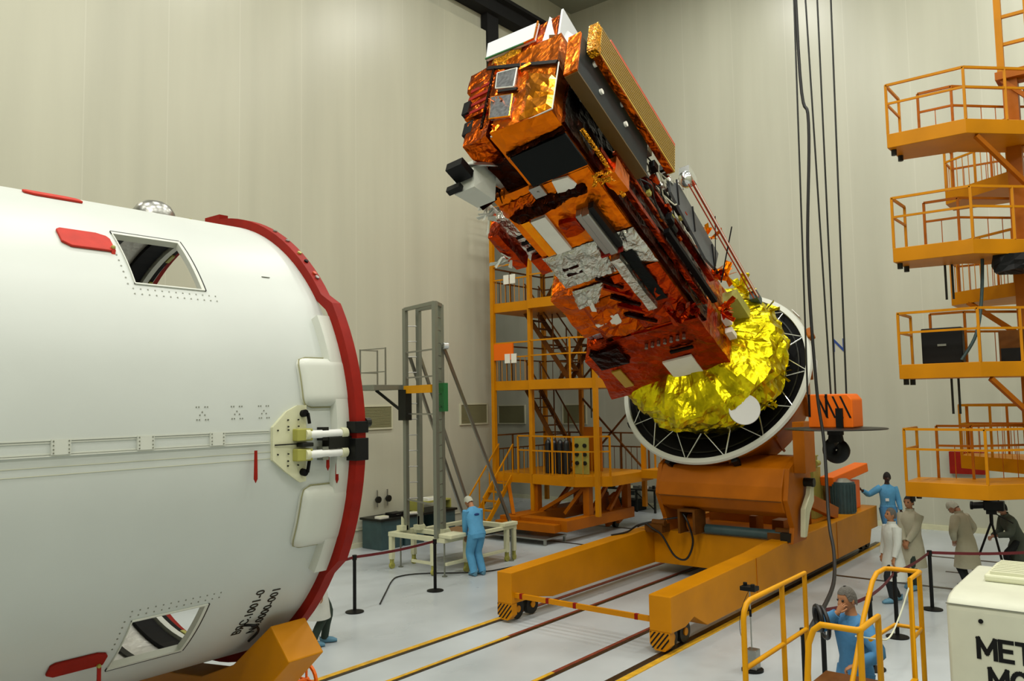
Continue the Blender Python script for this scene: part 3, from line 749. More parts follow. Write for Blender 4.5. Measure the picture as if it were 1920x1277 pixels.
for i in range(NU):
    for j in range(NV):
        j2 = (j + 1) % NV; m.face([i * NV + j, i * NV + j2, (i + 1) * NV + j2, (i + 1) * NV + j])
yb = sp('base_blanket', m, 'foil_yellow', label='crumpled bright yellow thermal blanket')
rr_ = random.Random(11)
def tuft(c, n=9, L=.3, m=None, seed=1):
    r = random.Random(seed); m = m or M(); c = V(c)
    out = V((0, c.y, c.z)).normalized()
    for i in range(n):
        d = (out * r.uniform(.3, 1) + V((r.uniform(-.6, .8), r.uniform(-1, 1), r.uniform(-1, 1)))).normalized(); s_ = d.cross(V((r.uniform(-1, 1), r.uniform(-1, 1), r.uniform(-1, 1)))).normalized() * L * r.uniform(.2, .45)
        a = c + V((r.uniform(-.1, .1), r.uniform(-.1, .1), r.uniform(-.1, .1))); l = L * r.uniform(.6, 1.2)
        m.hexa([a, a + s_ * .6, a + s_ * .6 + out * .02, a + out * .02, a + d * l, a + d * l * .9 + s_, a + d * l * .9 + s_ + out * .015, a + d * l + out * .015])
    return m
for k, (p, n, L) in enumerate((((1.35, -1.35, .3), 6, .34), ((.6, -1.65, .7), 5, .22), ((.4, -1.3, 1.25), 5, .2), ((1.3, -1.25, -.9), 9, .4), ((1.1, -1.55, -.5), 5, .3))):
    sp('blanket_fold', tuft(p, n, L, None, k + 3), 'foil_yellow', yb)
sp('round_antenna', M().lathe([(.001, .03), (.29, .03), (.3, .015), (.29, 0), (.001, 0)], (.86, -.97, 1.6), (.75, -.25, .6), 40), 'white_label', smooth=50, label='pale grey round antenna disc')

# service module
m = M().crbox(1.15, 3.0, -.95, 1.38, -.9, .84, .17, .03, 3)
for p in m.v:
    if p.y > 0: p.y += (3.0 - p.x) * .24 * p.y / 1.38
sm = sp('service_module', m, 'foil_red', label='dark red-orange foil-wrapped service module')
sp('side_box', M().crbox(1.5, 2.3, 1.6, 1.84, -.3, .6, .15, .03, 5), 'foil_red', sm)
sp('white_radiator', M().box(1.42, 1.99, -.37, .24, .84, .885), 'foil_white', sm, label='white radiator patch')
sp('pale_patch', M().box(1.49, 2.1, 1.12, 1.32, .84, .885), 'rib_gold', sm, label='pale gold patch')
sp('dark_slot', M().box(2.22, 2.28, -.52, -.05, .85, .9), 'black', sm)
m = M()
for i in range(7): m.cyl((2.62, -.5 + i * .13, .84), (2.62, -.5 + i * .13, .93), .035, 8)
sp('thruster_row', m, 'steel', sm, smooth=40)
sp('open_bay', M().crbox(2.3, 2.85, .8, 1.42, .84, .93, .08, .03, 9), 'foil_dark', sm, label='dark open bay')
sp('foil_gap', M().crbox(2.95, 3.2, -.9, .9, .3, .8, .1, .04, 10), 'foil_dark', sm)  # dark crumpled foil block where the two modules meet
# payload module body
pb = sp('payload_module', M().crbox(3.0, 7.15, -.93, .8, -.85, .8, .18, .022, 7), 'foil_orange', label='orange foil-wrapped payload module')
sp('upper_skin', M().sheet([(7.05, -.92, .81), (7.05, -.1, .81), (5.62, -.1, .81), (5.62, -.92, .81)], (0, 0, 1), .1, .012, 21), 'foil_orange', pb)
sp('lower_skin', M().sheet([(4.66, -.93, .81), (4.66, .1, .81), (3.05, .1, .81), (3.05, -.93, .81)], (0, 0, 1), .12, .05, 22), 'foil_red', pb, label='red-brown foil')
sp('lower_skin', M().sheet([(4.2, .1, .81), (4.2, .85, .81), (3.05, .95, .81), (3.05, .1, .81)], (0, 0, 1), .1, .07, 23), 'foil_orange2', pb, label='dark orange foil')
sp('silver_sheet', M().sheet([(5.6, -.28, .83), (5.6, .79, .83), (4.74, .84, .83), (4.76, -.2, .83)], (0, 0, 1), .055, .035, 24, .4), 'foil_silver', pb, label='crumpled silver foil sheet')
sp('silver_sheet', M().sheet([(5.6, -.95, .83), (5.6, -.6, .83), (4.9, -.52, .83), (4.67, -.95, .83)], (0, 0, 1), .055, .03, 25, .4), 'foil_silver', pb, label='crumpled silver foil sheet')
sp('silver_sheet', M().sheet([(4.62, .14, .84), (4.62, .78, .84), (4.12, .92, .84), (4.15, .5, .84)], (0, 0, 1), .055, .035, 26, .4), 'foil_silver', pb, label='crumpled silver foil sheet')
for a in (5.2, 5.05): sp('dark_slot', M().box(a, a + .045, .3, .6, .86, .89), 'foil_dark', pb)
sp('white_panel', M().box(5.62, 6.48, .2, .48, .8, .87), 'foil_white', pb, label='white radiator panel')
sp('yellow_panel', M().box(5.62, 6.5, .5, .66, .8, .85), 'foil_gold', pb, label='yellow strip panel')
sp('white_square', M().prism([(7.08, -.3, .81), (7.04, -.56, .81), (6.86, -.62, .81), (6.76, -.5, .81), (6.79, -.25, .81)], (0, 0, .05)), 'foil_white', pb)
sp('grey_sensor', M().box(6.88, 7.1, -.09, .12, .8, .86).cyl((6.99, .01, .86), (6.99, .01, .875), .02, 10), 'steel', pb, label='grey square sensor')
sp('crumpled_band', M().sheet([(6.86, -.7, .82), (6.8, .8, .82), (6.5, .7, .82), (6.62, -.75, .82)], (0, 0, 1), .06, .07, 27, .6), 'foil_dark', pb, label='crumpled foil band coloured dark for its crinkle shadows')  # dark foil stands in for the black shadows among the crinkles
sp('crumpled_band', M().sheet([(7.0, .15, .82), (6.95, .8, .82), (6.7, .8, .82), (6.75, .2, .82)], (0, 0, 1), .06, .05, 28, .6), 'foil_orange2', pb)
sp('foil_lump', M().crbox(5.95, 6.25, -.25, .08, .82, .92, .07, .05, 40), 'foil_red', pb)
tb_ = sp('silver_tube_box', M().box(5.35, 6.35, -.56, -.42, .82, 1.04).box(5.35, 6.35, -.42, -.3, .82, .98), 'steel', pb, bevel=.02, label='long grey instrument box')
sp('dark_side', M().box(5.4, 6.4, -.66, -.565, .81, .96), 'black_paint', tb_)
sp('end_flange', M().box(5.3, 5.35, -.62, -.22, .82, .98), 'red_paint', tb_)
sp('silver_mast', M().crbox(3.75, 5.2, -.5, -.33, .82, 1.02, .07, .02, 31), 'foil_silver', pb, label='silver foil mast')
sp('dark_recess', M().crbox(3.8, 5.2, -.72, -.52, .8, .9, .08, .02, 32), 'radiator_black', pb)
for q in ([(4.35, .62, .83), (4.33, .54, .83), (3.98, .62, .83), (4.02, .7, .83)], [(3.76, .52, .83), (3.76, .3, .83), (3.5, .34, .83), (3.46, .55, .83)], [(3.62, .85, .83), (3.66, .65, .83), (3.58, .63, .83), (3.54, .83, .83)]):
    sp('white_patch', M().prism(q, (0, 0, .06)), 'foil_white', pb)
for i in range(5):
    a = 3.25 + i * .28; sp('foil_rib', M().beam((a, -.25 + .03 * i, .86), (a + .45, .18, .88), .05, .09), 'foil_red' if i % 2 else 'foil_dark', pb)
m = tuft((3.35, -.6, .82), 10, .3, None, 50); tuft((3.2, -.85, .7), 10, .3, m, 51); sp('foil_fold', m, 'foil_red', pb)
# side instruments (lateral +y, image left)
lp = sp('foil_drum', M().crbox(3.25, 4.5, .78, 1.3, -.1, .78, .11, .05, 33), 'foil_orange2', pb, label='bulging orange foil drum')
sp('crinkled_patch', M().crbox(3.95, 4.45, 1.25, 1.36, .05, .7, .07, .025, 34), 'foil_crinkle', lp)
sp('metal_fitting', M().box(3.02, 3.2, 1.0, 1.2, .4, .7).cyl((2.95, 1.3, .6), (3.1, 1.3, .6), .06, 10), 'foil_patch', lp)
bl_ = sp('radiator_bay', M().crbox(5.35, 6.6, .8, 1.15, .1, .62, .08, .03, 35), 'foil_silver', pb, label='silver foil side bay')
sp('red_cover', M().crbox(5.6, 6.5, 1.12, 1.32, .3, .9, .09, .04, 36), 'foil_red', bl_)
sp('foil_plume', tuft((6.75, 1.15, .55), 14, .24, None, 60), 'fairing_light', bl_, label='crumpled white film')
sp('foil_plume', tuft((5.95, 1.3, .95), 9, .22, None, 61), 'fairing_light', bl_, label='crumpled white film')
m = M()
for i in range(4): m.box(5.55 + i * .17, 5.6 + i * .17, .85, 1.05, .62, .66)
sp('dark_slats', m, 'black_paint', bl_)
sp('lower_wedge', M().crbox(5.2, 5.6, .75, 1.05, .3, .78, .1, .03, 37), 'foil_red', pb)
# head module
hd = sp('head_module', M().crbox(7.15, 8.2, -.95, .1, -1.15, .8, .16, .02, 12), 'foil_orange', label='orange foil-wrapped instrument head')
sp('black_radiator', M().box(7.12, 7.78, -.96, .02, .82, .86), 'radiator_black', hd, label='flat black radiator panel')
sp('front_panel', M().sheet([(8.2, -.98, .81), (8.3, .05, .81), (7.86, .05, .81), (7.82, -.98, .81)], (0, 0, 1), .12, .012, 41), 'foil_orange', hd)
sp('dark_ledge', M().sheet([(7.9, -.98, .83), (7.86, .05, .83), (7.78, .05, .83), (7.8, -.98, .83)], (0, 0, 1), .06, .05, 42, .5), 'foil_dark', hd)
ef = sp('end_panel', M().sheet([(8.2, -.4, -.5), (8.2, -1.0, 0), (8.2, -.98, .74), (8.2, -.4, .7)], (1, 0, 0), .14, .02, 43), 'foil_gold', hd, label='shiny gold end panel')
sp('bright_edge', M().tube([(8.22, -1.0, -.3), (8.22, -1.0, .8), (8.22, .08, .8)], .012, 6), 'fairing_light', hd)
for k, q in enumerate(([(8.22, .19, -.8), (8.22, -.21, -.66), (8.22, -.21, -.19), (8.22, .16, -.39)], [(8.22, .22, -.21), (8.22, -.22, .0), (8.22, -.24, .54), (8.22, .16, .36)])):
    sp('silver_window', M().prism([V(p) - V((.02, 0, 0)) for p in q], (.06, 0, 0)), 'foil_patch', hd, label='shiny silver square window')
    m = M(); q = [V(p) + V((.03, 0, 0)) for p in q]
    for i in range(4): m.tube([q[i], q[(i + 1) % 4]], .015, 5)
    sp('window_edge', m, 'foil_gold' if k else 'fairing_light', hd)
for y, z in ((.0, .65), (.05, -.05), (-.3, -.6)): sp('foil_fold', tuft((8.2, y, z), 6, .16, None, int(z * 100) + 90), 'foil_orange', hd)
sp('dark_gap', M().beam((8.24, .45, -1.12), (8.24, -.98, -.3), .07, .03, (1, 0, 0)), 'black_paint', hd)
sp('dark_gap', M().beam((8.24, .1, -.28), (8.24, -.28, -.1), .05, .03, (1, 0, 0)), 'black_paint', hd)
sp('dark_gap', M().beam((8.24, .3, -1.0), (8.24, .3, .5), .04, .03, (1, 0, 0)), 'foil_dark', hd)
# upper tier with the white antenna face
ut = sp('upper_tier', M().crbox(6.9, 8.0, -.7, .72, -2.12, -1.2, .16, .03, 13), 'foil_orange2', label='upper instrument tier')
sp('crinkled_front', M().sheet([(8.0, .62, -1.3), (8.0, .0, -1.3), (8.0, .0, -1.75), (8.0, .62, -1.75)], (1, 0, 0), .06, .03, 44), 'foil_crinkle', ut)
sp('white_face', M().prism([(8.02, .72, -1.78), (8.02, -.3, -1.62), (8.02, -.32, -2.1), (8.02, .76, -2.28)], (.05, 0, 0)), 'white_glass', ut, label='white antenna face')
sp('green_edge', M().tube([(8.08, .72, -1.78), (8.08, -.1, -1.64)], .02, 6), 'green_paint', ut)
sp('yellow_edge', M().tube([(8.08, -.1, -1.64), (8.08, -.3, -1.62), (8.08, -.32, -2.1)], .02, 6), 'foil_gold', ut)
sp('white_side', M().prism([(8.0, -.72, -1.25), (7.4, -.72, -1.25), (7.5, -.72, -2.2), (8.0, -.72, -2.25)], (0, -.04, 0)), 'white_glass', ut, label='white side panel')
sp('white_side', M().prism([(7.98, -.42, -1.45), (7.98, -.74, -1.2), (7.75, -.98, -1.2), (7.6, -.98, -1.6), (7.98, -.5, -2.2)], (.03, 0, 0)), 'white_glass', ut, label='white side panel')
sp('horn', M().cyl((7.9, -.6, -1.25), (8.1, -.7, -1.4), .06, 12), 'wood', ut, smooth=40)
# instruments hanging off the head (image left)
ins = sp('foil_cube', M().crbox(7.6, 8.15, .25, .7, .05, .62, .1, .03, 14), 'foil_orange2', label='orange foil instrument cube')
sp('half_dish', M().lathe([(.001, .0), (.2, .02), (.3, .07), (.31, .05), (.2, 0), (.001, -.02)], (7.75, .62, .62), (-.6, .3, .7), 28), 'steel', ins, smooth=50, label='grey round dish')
sp('dark_hinge', M().box(7.75, 8.2, .72, .85, -.5, -.2).box(7.9, 8.15, .6, .78, .0, .3), 'black_paint', ins)
sp('side_box', M().crbox(7.55, 8.15, .12, .8, -1.0, -.1, .12, .03, 15), 'foil_orange2', ins)
sp('side_box', M().crbox(7.5, 8.1, .45, .95, -1.45, -.95, .12, .03, 16), 'foil_orange2', ins)
m = M()
for i in range(4): m.box(8.12, 8.16, .35 + .0 * i, .8, -.85 + i * .2, -.78 + i * .2)
sp('red_slats', m, 'red_paint', ins)
wi = sp('white_instrument', M().hexa([(7.45, .55, .55), (7.95, .62, .75), (7.95, 1.0, .75), (7.45, .95, .55), (7.3, .6, 1.05), (7.8, .62, 1.2), (7.8, 1.0, 1.2), (7.3, .95, 1.05)]), 'fairing_light', label='white sensor box')
sp('white_shade', M().hexa([(7.2, .35, .25), (7.5, .38, .3), (7.5, .7, .3), (7.2, .68, .25), (7.1, .36, .6), (7.42, .38, .66), (7.42, .7, .66), (7.1, .66, .6)]), 'fairing_light', wi)
sp('dark_lens', M().box(7.9, 8.2, .6, .9, .95, 1.1).box(7.85, 7.95, .8, 1.05, 1.15, 1.25), 'black_paint', wi)
sp('foil_fold', tuft((7.15, .7, .75), 8, .3, None, 70), 'foil_dark', wi)
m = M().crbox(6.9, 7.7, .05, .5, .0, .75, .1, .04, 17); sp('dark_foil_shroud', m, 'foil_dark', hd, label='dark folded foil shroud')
# stowed panels on the lateral -y side (image right)
dp = sp('stowed_panel', M().box(5.9, 8.17, -1.32, -1.12, -.86, .06), ['panel_dark'], label='dark grey stowed panel with orange foil edges')
sp('foil_end', M().crbox(8.17, 8.21, -1.33, -1.11, -.87, .07, .1, .008, 18), 'foil_orange', dp)
sp('foil_side', M().crbox(5.9, 8.17, -1.33, -1.11, .06, .09, .15, .006, 19), 'rib_dark', dp)
for a, u in ((7.75, -.6), (7.5, -.22), (6.85, -.66), (6.7, -.33)):
    sp('cup_fitting', M().cyl((a, -1.36, u), (a, -1.32, u), .045, 14), 'foil_white', dp, smooth=40)
ap = sp('ribbed_array', M().box(5.2, 7.9, -1.5, -1.39, -1.27, -.6), 'rib_gold', label='long gold ribbed antenna array')
m = M()
for i in range(9): m.box(5.22, 7.88, -1.506, -1.499, -1.24 + i * .07, -1.215 + i * .07)
sp('ribs', m, 'rib_dark', ap)
sp('foil_cap', M().crbox(7.89, 8.02, -1.5, -1.34, -1.28, -.56, .07, .025, 20), 'foil_crinkle', ap)
sp('foil_side', M().crbox(5.25, 7.88, -1.49, -1.37, -.6, -.57, .12, .012, 38), 'foil_orange2', ap)
sp('edge_rail', M().box(5.2, 7.6, -1.5, -1.44, -1.34, -1.27), 'orange_red', ap)
# dark truss side with brackets and cables
sd = sp('side_structure', M().crbox(2.7, 7.9, -1.0, -.93, -.8, .72, .13, .04, 45), 'foil_dark', label='dark truss side')
for (a0, a1, y, u, m_, w_) in ((2.9, 7.0, -1.06, .45, 'foil_red', .09), (2.8, 6.6, -1.1, .12, 'foil_orange2', .07), (2.7, 5.9, -1.12, -.25, 'foil_red', .1), (2.6, 5.5, -1.2, -.45, 'dark_metal', .05), (2.7, 4.8, -1.16, .3, 'black', .1)):
    sp('longeron', M().beam((a0, y, u), (a1, y, u), w_, w_), m_, sd)
gp = sp('grey_panel', M().prism([(5.0, -1.24, -.72), (4.55, -1.24, -1.0), (2.75, -1.24, -.8), (2.95, -1.24, -.25), (3.4, -1.24, -.15), (4.9, -1.24, -.5)], (0, -.05, 0)), 'panel_grey', label='slate grey side panel')
for a, u in ((4.7, -.75), (4.0, -.7), (3.1, -.5)): sp('strap', M().beam((a, -1.3, u - .25), (a - .1, -1.3, u + .3), .03, .02), 'black_paint', gp)
rg = random.Random(5)
for i in range(26):
    a = rg.uniform(4.2, 6.3); u = rg.uniform(-1.15, .1); y = -1.15 - rg.uniform(0, .15); s_ = rg.uniform(.03, .09)
    mt = rg.choice(['steel', 'black_paint', 'foil_silver', 'dark_metal', 'foil_orange2', 'foil_red', 'green_yellow'])
    if i % 2: m = M().box(a - s_, a + s_, y - s_ * .7, y + s_ * .7, u - s_, u + s_)
    else: m = M().cyl((a - s_, y, u), (a + s_, y, u), s_ * .7, 10)
    sp('fitting', m, mt, sd)
for i in range(8):
    a = rg.uniform(4.6, 6.2); u = rg.uniform(-1.0, .1)
    sp('harness', M().tube(smoothpath([(a, -1.12, u), (a - .3, -1.28, u + rg.uniform(-.2, .2)), (a - .6, -1.2, u + rg.uniform(-.3, .3)), (a - 1.0, -1.15, u + rg.uniform(-.2, .2))], 4), .014, 5), rg.choice(['black', 'dark_metal', 'cable_white']), sd)
sp('harness', M().tube(smoothpath([(7.5, -1.05, .5), (6.9, -1.1, .62), (6.5, -1.05, .6), (6.2, -1.1, .75)], 5), .04, 6), 'foil_crinkle', sd)
sp('foil_fold', tuft((6.75, -1.0, .75), 8, .2, None, 80), 'foil_crinkle', sd)
sp('foil_box', M().crbox(6.25, 6.7, -1.2, -.95, .35, .72, .1, .02, 46), 'foil_orange', sd)
fb = sp('white_film_bundle', tuft((4.35, -1.25, -1.25), 12, .2, None, 81), 'fairing_light', label='shiny silver fittings')
bo = sp('boom', M().beam((4.5, -1.5, -1.08), (1.2, -1.5, -.78), .05, .05).beam((4.5, -1.45, -.98), (1.3, -1.45, -.7), .02, .02), 'orange_red', label='thin long boom')
sp('white_edge', M().beam((4.4, -1.53, -1.02), (1.3, -1.53, -.73), .012, .03), 'foil_white', bo)
sp('crossbar', M().beam((3.4, -1.5, -1.15), (2.95, -1.3, -.3), .018).beam((2.8, -1.6, -1.35), (2.7, -1.3, -.1), .018), 'black', bo)
sp('boom_hub', M().sph((4.5, -1.4, -1.15), (.16, .14, .16), 12, 8).box(4.25, 4.6, -1.5, -1.3, -1.4, -1.2), 'steel_bright', bo, smooth=40)
sp('boom_tip', M().box(1.0, 1.3, -1.52, -1.36, -.9, -.7), 'teal_dark', bo)
sp('bright_foil_fold', tuft((2.45, -1.15, -.55), 16, .34, None, 82), 'foil_orange', sd)
sp('bright_foil_fold', tuft((2.1, -1.1, .1), 14, .3, None, 83), 'foil_orange', sd)
sp('bright_foil_fold', tuft((3.1, -1.2, -1.0), 8, .25, None, 84), 'foil_gold', sd)
sp('white_patch', M().box(1.75, 1.98, -1.14, -1.0, .0, .2).box(1.55, 1.8, -1.14, -1.0, .28, .4), 'foil_white', sd)
sp('olive_box', M().box(1.2, 2.0, -1.35, -1.05, -.45, -.2), 'green_yellow', sd)

# ================================================================== ORANGE SERVICE TOWER (left, in front of the niche)
def rail(m, pts, z, h=1.0, closed=False, post=.045, bal=0, mid=True, topw=.045):
    """guard rail along a polyline at deck height z"""
    P = [V((p[0], p[1], z)) for p in pts]
    for i in range(len(P) - 1):
        a, b = P[i], P[i + 1]; up = V((0, 0, h))
        m.beam(a + up, b + up, topw, topw); 
        if mid: m.beam(a + up * .62, b + up * .62, .035, .04)
        n = max(1, round((b - a).length / 1.0))
        for k in range(n + 1):
            if k == n and i < len(P) - 2: continue
            q = a + (b - a) * k / n; m.beam(q, q + up, post, post)
        if bal:
            nb = int((b - a).length / bal)
            for k in range(1, nb):
                q = a + (b - a) * k / nb; m.beam(q, q + up * .62, .014, .014)
    return m
def deck(pts, z0, z1): return M().prism([(p[0], p[1], z0) for p in pts], (0, 0, z1 - z0))
lt = thing('service_tower', (20.0, 14.4, 0), 'tall orange service tower with stairs and railed decks standing left of the satellite', 'service tower', 'service towers')
for x, y in ((19.0, 16.1), (19.0, 14.66), (19.05, 12.45), (21.6, 16.1), (21.6, 14.66), (21.6, 12.45)):
    z0 = .6 if not (x < 19.04 and y > 16) else 1.5
    part('post', M().box(x - .06, x + .06, y - .06, y + .06, z0, 9.4), 'yellow_beam', lt)
for zt, bal in ((4.42, .16), (6.8, .16), (9.1, .16)):
    pts = [(19, 16.15), (19, 14.7), (18.75, 14.55), (18.75, 13.1), (19.05, 12.4), (21.7, 12.4), (21.7, 16.15)]
    d = part('platform', deck(pts, zt - .28, zt), 'yellow_beam', lt, label=None)
    part('railing', rail(M(), [(19, 16.12), (19, 14.7)], zt, 1.15, bal=bal), 'yellow_beam', d)
    part('railing', rail(M(), [(18.78, 14.5), (18.78, 13.1), (19.05, 12.45), (21.65, 12.45)], zt, 1.15, bal=0), 'yellow_beam', d)
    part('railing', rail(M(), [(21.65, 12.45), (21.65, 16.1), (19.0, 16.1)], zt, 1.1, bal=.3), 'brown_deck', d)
pts = [(19, 16.15), (19, 14.75), (18.9, 14.6), (18.75, 13.0), (19.4, 12.2), (21.7, 12.2), (21.7, 16.15)]
d = part('platform', deck(pts, 1.4, 1.68), 'yellow_beam', lt)
part('railing', rail(M(), [(18.9, 14.6), (18.78, 13.05), (19.4, 12.25)], 1.68, 1.1, bal=.22), 'yellow_beam', d)
part('railing', rail(M(), [(19, 15.2), (19, 14.75)], 1.68, 1.1, bal=.15), 'yellow_beam', d)
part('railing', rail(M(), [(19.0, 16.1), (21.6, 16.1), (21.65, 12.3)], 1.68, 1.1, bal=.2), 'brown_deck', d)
wk = part('walkway', deck([(21.0, 12.2), (21.0, 8.6), (21.9, 8.6), (21.9, 12.2)], 1.5, 1.74), 'yellow_beam', lt)
part('railing', rail(M(), [(21.85, 12.2), (21.85, 8.6)], 1.74, 1.1, bal=.18), 'yellow_beam', wk)
part('clip', M().box(20.93, 21.0, 11.25, 11.6, 1.45, 1.78), 'dark_metal', wk)
part('diagonal_brace', M().beam((21.5, 11.9, 1.75), (21.5, 9.8, 3.4), .07), 'brown_deck', lt)
# stairs
def stair(a, b, wdt, n, name='stair', m_='brown_deck', par=lt, hr=True, wdir=(1, 0, 0)):
    a = V(a); b = V(b); w_ = V(wdir) * wdt / 2; m = M()
    for s_ in (-1, 1): m.beam(a + w_ * s_, b + w_ * s_, .04, .14)
    for i in range(1, n):
        p = a + (b - a) * i / n; m.beam(p - w_, p + w_, .2, .035, (0, 0, 1))
    o = part(name, m, m_, par)
    if hr:
        h = V((0, 0, .9)); m = M()
        for s_ in (-1, 1):
            m.beam(a + w_ * s_ + h, b + w_ * s_ + h, .035)
            for t in (0.02, .33, .66, .98): q = a + (b - a) * t + w_ * s_; m.beam(q, q + h, .03)
        part('handrail', m, m_, o)
    return o
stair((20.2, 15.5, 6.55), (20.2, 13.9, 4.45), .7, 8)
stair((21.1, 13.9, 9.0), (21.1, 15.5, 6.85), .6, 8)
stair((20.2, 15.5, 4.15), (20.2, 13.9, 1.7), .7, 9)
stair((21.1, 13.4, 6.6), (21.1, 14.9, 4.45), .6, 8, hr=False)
for zt in (1.7, 4.4):
    m = M(); m.beam((21.6, 14.66, zt), (21.6, 12.45, zt + 2.2), .05).beam((21.6, 12.45, zt), (21.6, 14.66, zt + 2.2), .05)
    part('cross_brace', m, 'brown_deck', lt)
ls = stair((19.1, 15.75, 1.62), (17.7, 15.75, .15), .55, 6, 'entry_stair', 'yellow_beam', wdir=(0, 1, 0))
part('lower_step', M().box(17.45, 17.75, 15.45, 16.05, .1, .45), 'orange_paint', ls)
# lower frame: trussed legs on a heavy base
bs = part('base_frame', M().box(17.75, 21.4, 14.3, 14.9, .3, .62).box(17.9, 21.4, 12.7, 13.0, .3, .6).box(17.9, 18.3, 13.0, 14.3, .32, .6).box(21.0, 21.4, 13.0, 14.3, .32, .6), 'orange_paint', lt, bevel=.01)
part('base_foot', M().box(17.6, 18.2, 12.9, 14.95, .3, .5), 'orange_paint', bs)
for x, y in ((19.1, 14.6), (19.15, 12.85), (21.2, 14.6), (21.2, 12.85)):
    part('leg', M().beam((x, y, .6), (x, y, 1.4), .2, .2), 'orange_paint', lt)
for a, b in (((19.1, 14.5, .6), (19.1, 13.0, 1.4)), ((19.9, 14.6, .6), (21.1, 14.6, 1.4)), ((19.2, 12.85, .6), (20.2, 12.85, 1.4)), ((20.2, 12.85, .6), (21.1, 12.85, 1.4)), ((18.0, 14.6, .6), (19.0, 15.6, 1.4)), ((19.1, 13.6, .6), (19.1, 12.9, 1.4))):
    part('diagonal_brace', M().beam(a, b, .1, .1), 'orange_paint', lt)
part('low_trolley', M().box(17.3, 18.3, 13.0, 15.3, .14, .18).box(17.32, 17.38, 13.0, 13.06, 0, .14).box(18.2, 18.26, 13.0, 13.06, 0, .14).box(17.32, 17.38, 15.2, 15.26, 0, .14).box(18.2, 18.26, 15.2, 15.26, 0, .14), 'steel', lt, label='low grey support trolley')
ow = part('outrigger', M().beam((20.7, 13.35, 1.0), (20.95, 13.25, .1), .42, .14, (0, 1, 0)).beam((20.8, 13.1, 1.0), (21.1, 13.0, .2), .36, .12, (0, 1, 0)), 'orange_paint', lt, bevel=.01)
part('wheel', M().cyl((21.05, 13.1, .12), (21.05, 13.22, .12), .12, 16), 'dark_metal', ow)
part('panel', M().box(18.95, 19.0, 15.3, 16.15, 5.05, 5.55), 'orange_bright', lt)
part('panel', M().box(21.0, 21.3, 12.9, 13.5, 4.45, 5.6), 'orange_paint', lt)
part('panel', M().box(20.4, 20.5, 13.2, 13.8, 1.7, 3.0), 'orange_paint', lt)
for z in (4.95, 7.35): part('notice', M().box(18.93, 18.95, 15.15, 15.35, z, z + .28).box(18.93, 18.95, 15.4, 15.6, z, z + .28), 'paper', lt)
for y in (12.9, 13.1): part('hanging_rod', M().cyl((19.2, y - .4, 3.3), (19.2, y - .4, 4.14), .02, 8), 'rope_steel', lt)
gb = None
for i in range(4):
    t = thing('gas_cylinder', (19.35, 14.35 - i * .22, 1.68), ['black gas cylinder nearest the stairs on the lowest deck of the service tower', 'second black gas cylinder from the stairs on the lowest deck', 'third black gas cylinder from the stairs on the lowest deck', 'black gas cylinder farthest from the stairs on the lowest deck'][i], 'gas cylinder', 'black gas cylinders on the tower deck')
    c = (19.35, 14.35 - i * .22)
    part('bottle', M().lathe([(.001, 0), (.09, 0), (.09, .85), (.07, .93), (.03, .98), (.001, .98)], (c[0], c[1], 1.69), (0, 0, 1), 18), 'bottle_dark', t, smooth=50)
    part('valve', M().cyl((c[0], c[1], 2.66), (c[0], c[1], 2.75), .03, 10), 'steel', t)
t = thing('gauge_board', (19.6, 13.3, 1.68), 'pale instrument board with dark gauges on the lowest deck of the service tower', 'instrument board')
part('board', M().box(19.5, 19.56, 13.05, 13.55, 1.69, 2.75), 'green_yellow', t)
for y in (13.15, 13.42):
    for z in (2.0, 2.25, 2.5): part('gauge', M().cyl((19.46, y, z), (19.5, y, z), .06, 14), 'dark_metal', t)

# ================================================================== RIGHT SERVICE TOWER
rt = thing('service_tower', (18.6, 2.0, 0), 'tall yellow service tower with stacked eight-sided railed decks at the right edge', 'service tower', 'service towers')
part('mast', M().box(18.0, 18.25, 1.95, 2.2, 2.0, 10.0), 'orange_paint', rt)
part('mast', M().box(18.0, 18.25, -1.2, -.95, 0, 18.0), 'orange_paint', rt)
for z in (2.05, 4.2, 6.4, 8.6, 9.9): part('tie_beam', M().box(18.05, 18.2, -1.0, 1.95, z - .1, z), 'orange_paint', rt)
part('tower_foot', M().box(17.4, 18.9, -1.9, -.3, 0, .25), 'orange_paint', rt)
m = M()
for y in (2.2, 1.2): m.beam((18.0, y, 10.0), (18.0, y, 18.0), .12, .12)
for i in range(12): m.beam((18.0, 2.2, 10.0 + i * .55), (18.0, 1.2, 10.0 + i * .55), .06, .06)
m.beam((18.0, 1.75, 10.0), (18.0, 1.75, 18.0), .05, .05)
part('mast_ladder', m, 'yellow_beam', rt)
m = M(); m.box(17.9, 18.4, 1.0, 2.3, 9.85, 10.0)
for a, b in (((18, 2.2, 9.85), (18, 1.6, 9.2)), ((18, 1.2, 9.85), (18, 1.7, 9.2))): m.beam(a, b, .08)
part('mast_base', m, 'orange_paint', rt)
OUT = [(16.5, 3.97), (16.5, 2.62), (17.7, 1.45), (19.2, 1.45), (19.9, 2.2)]
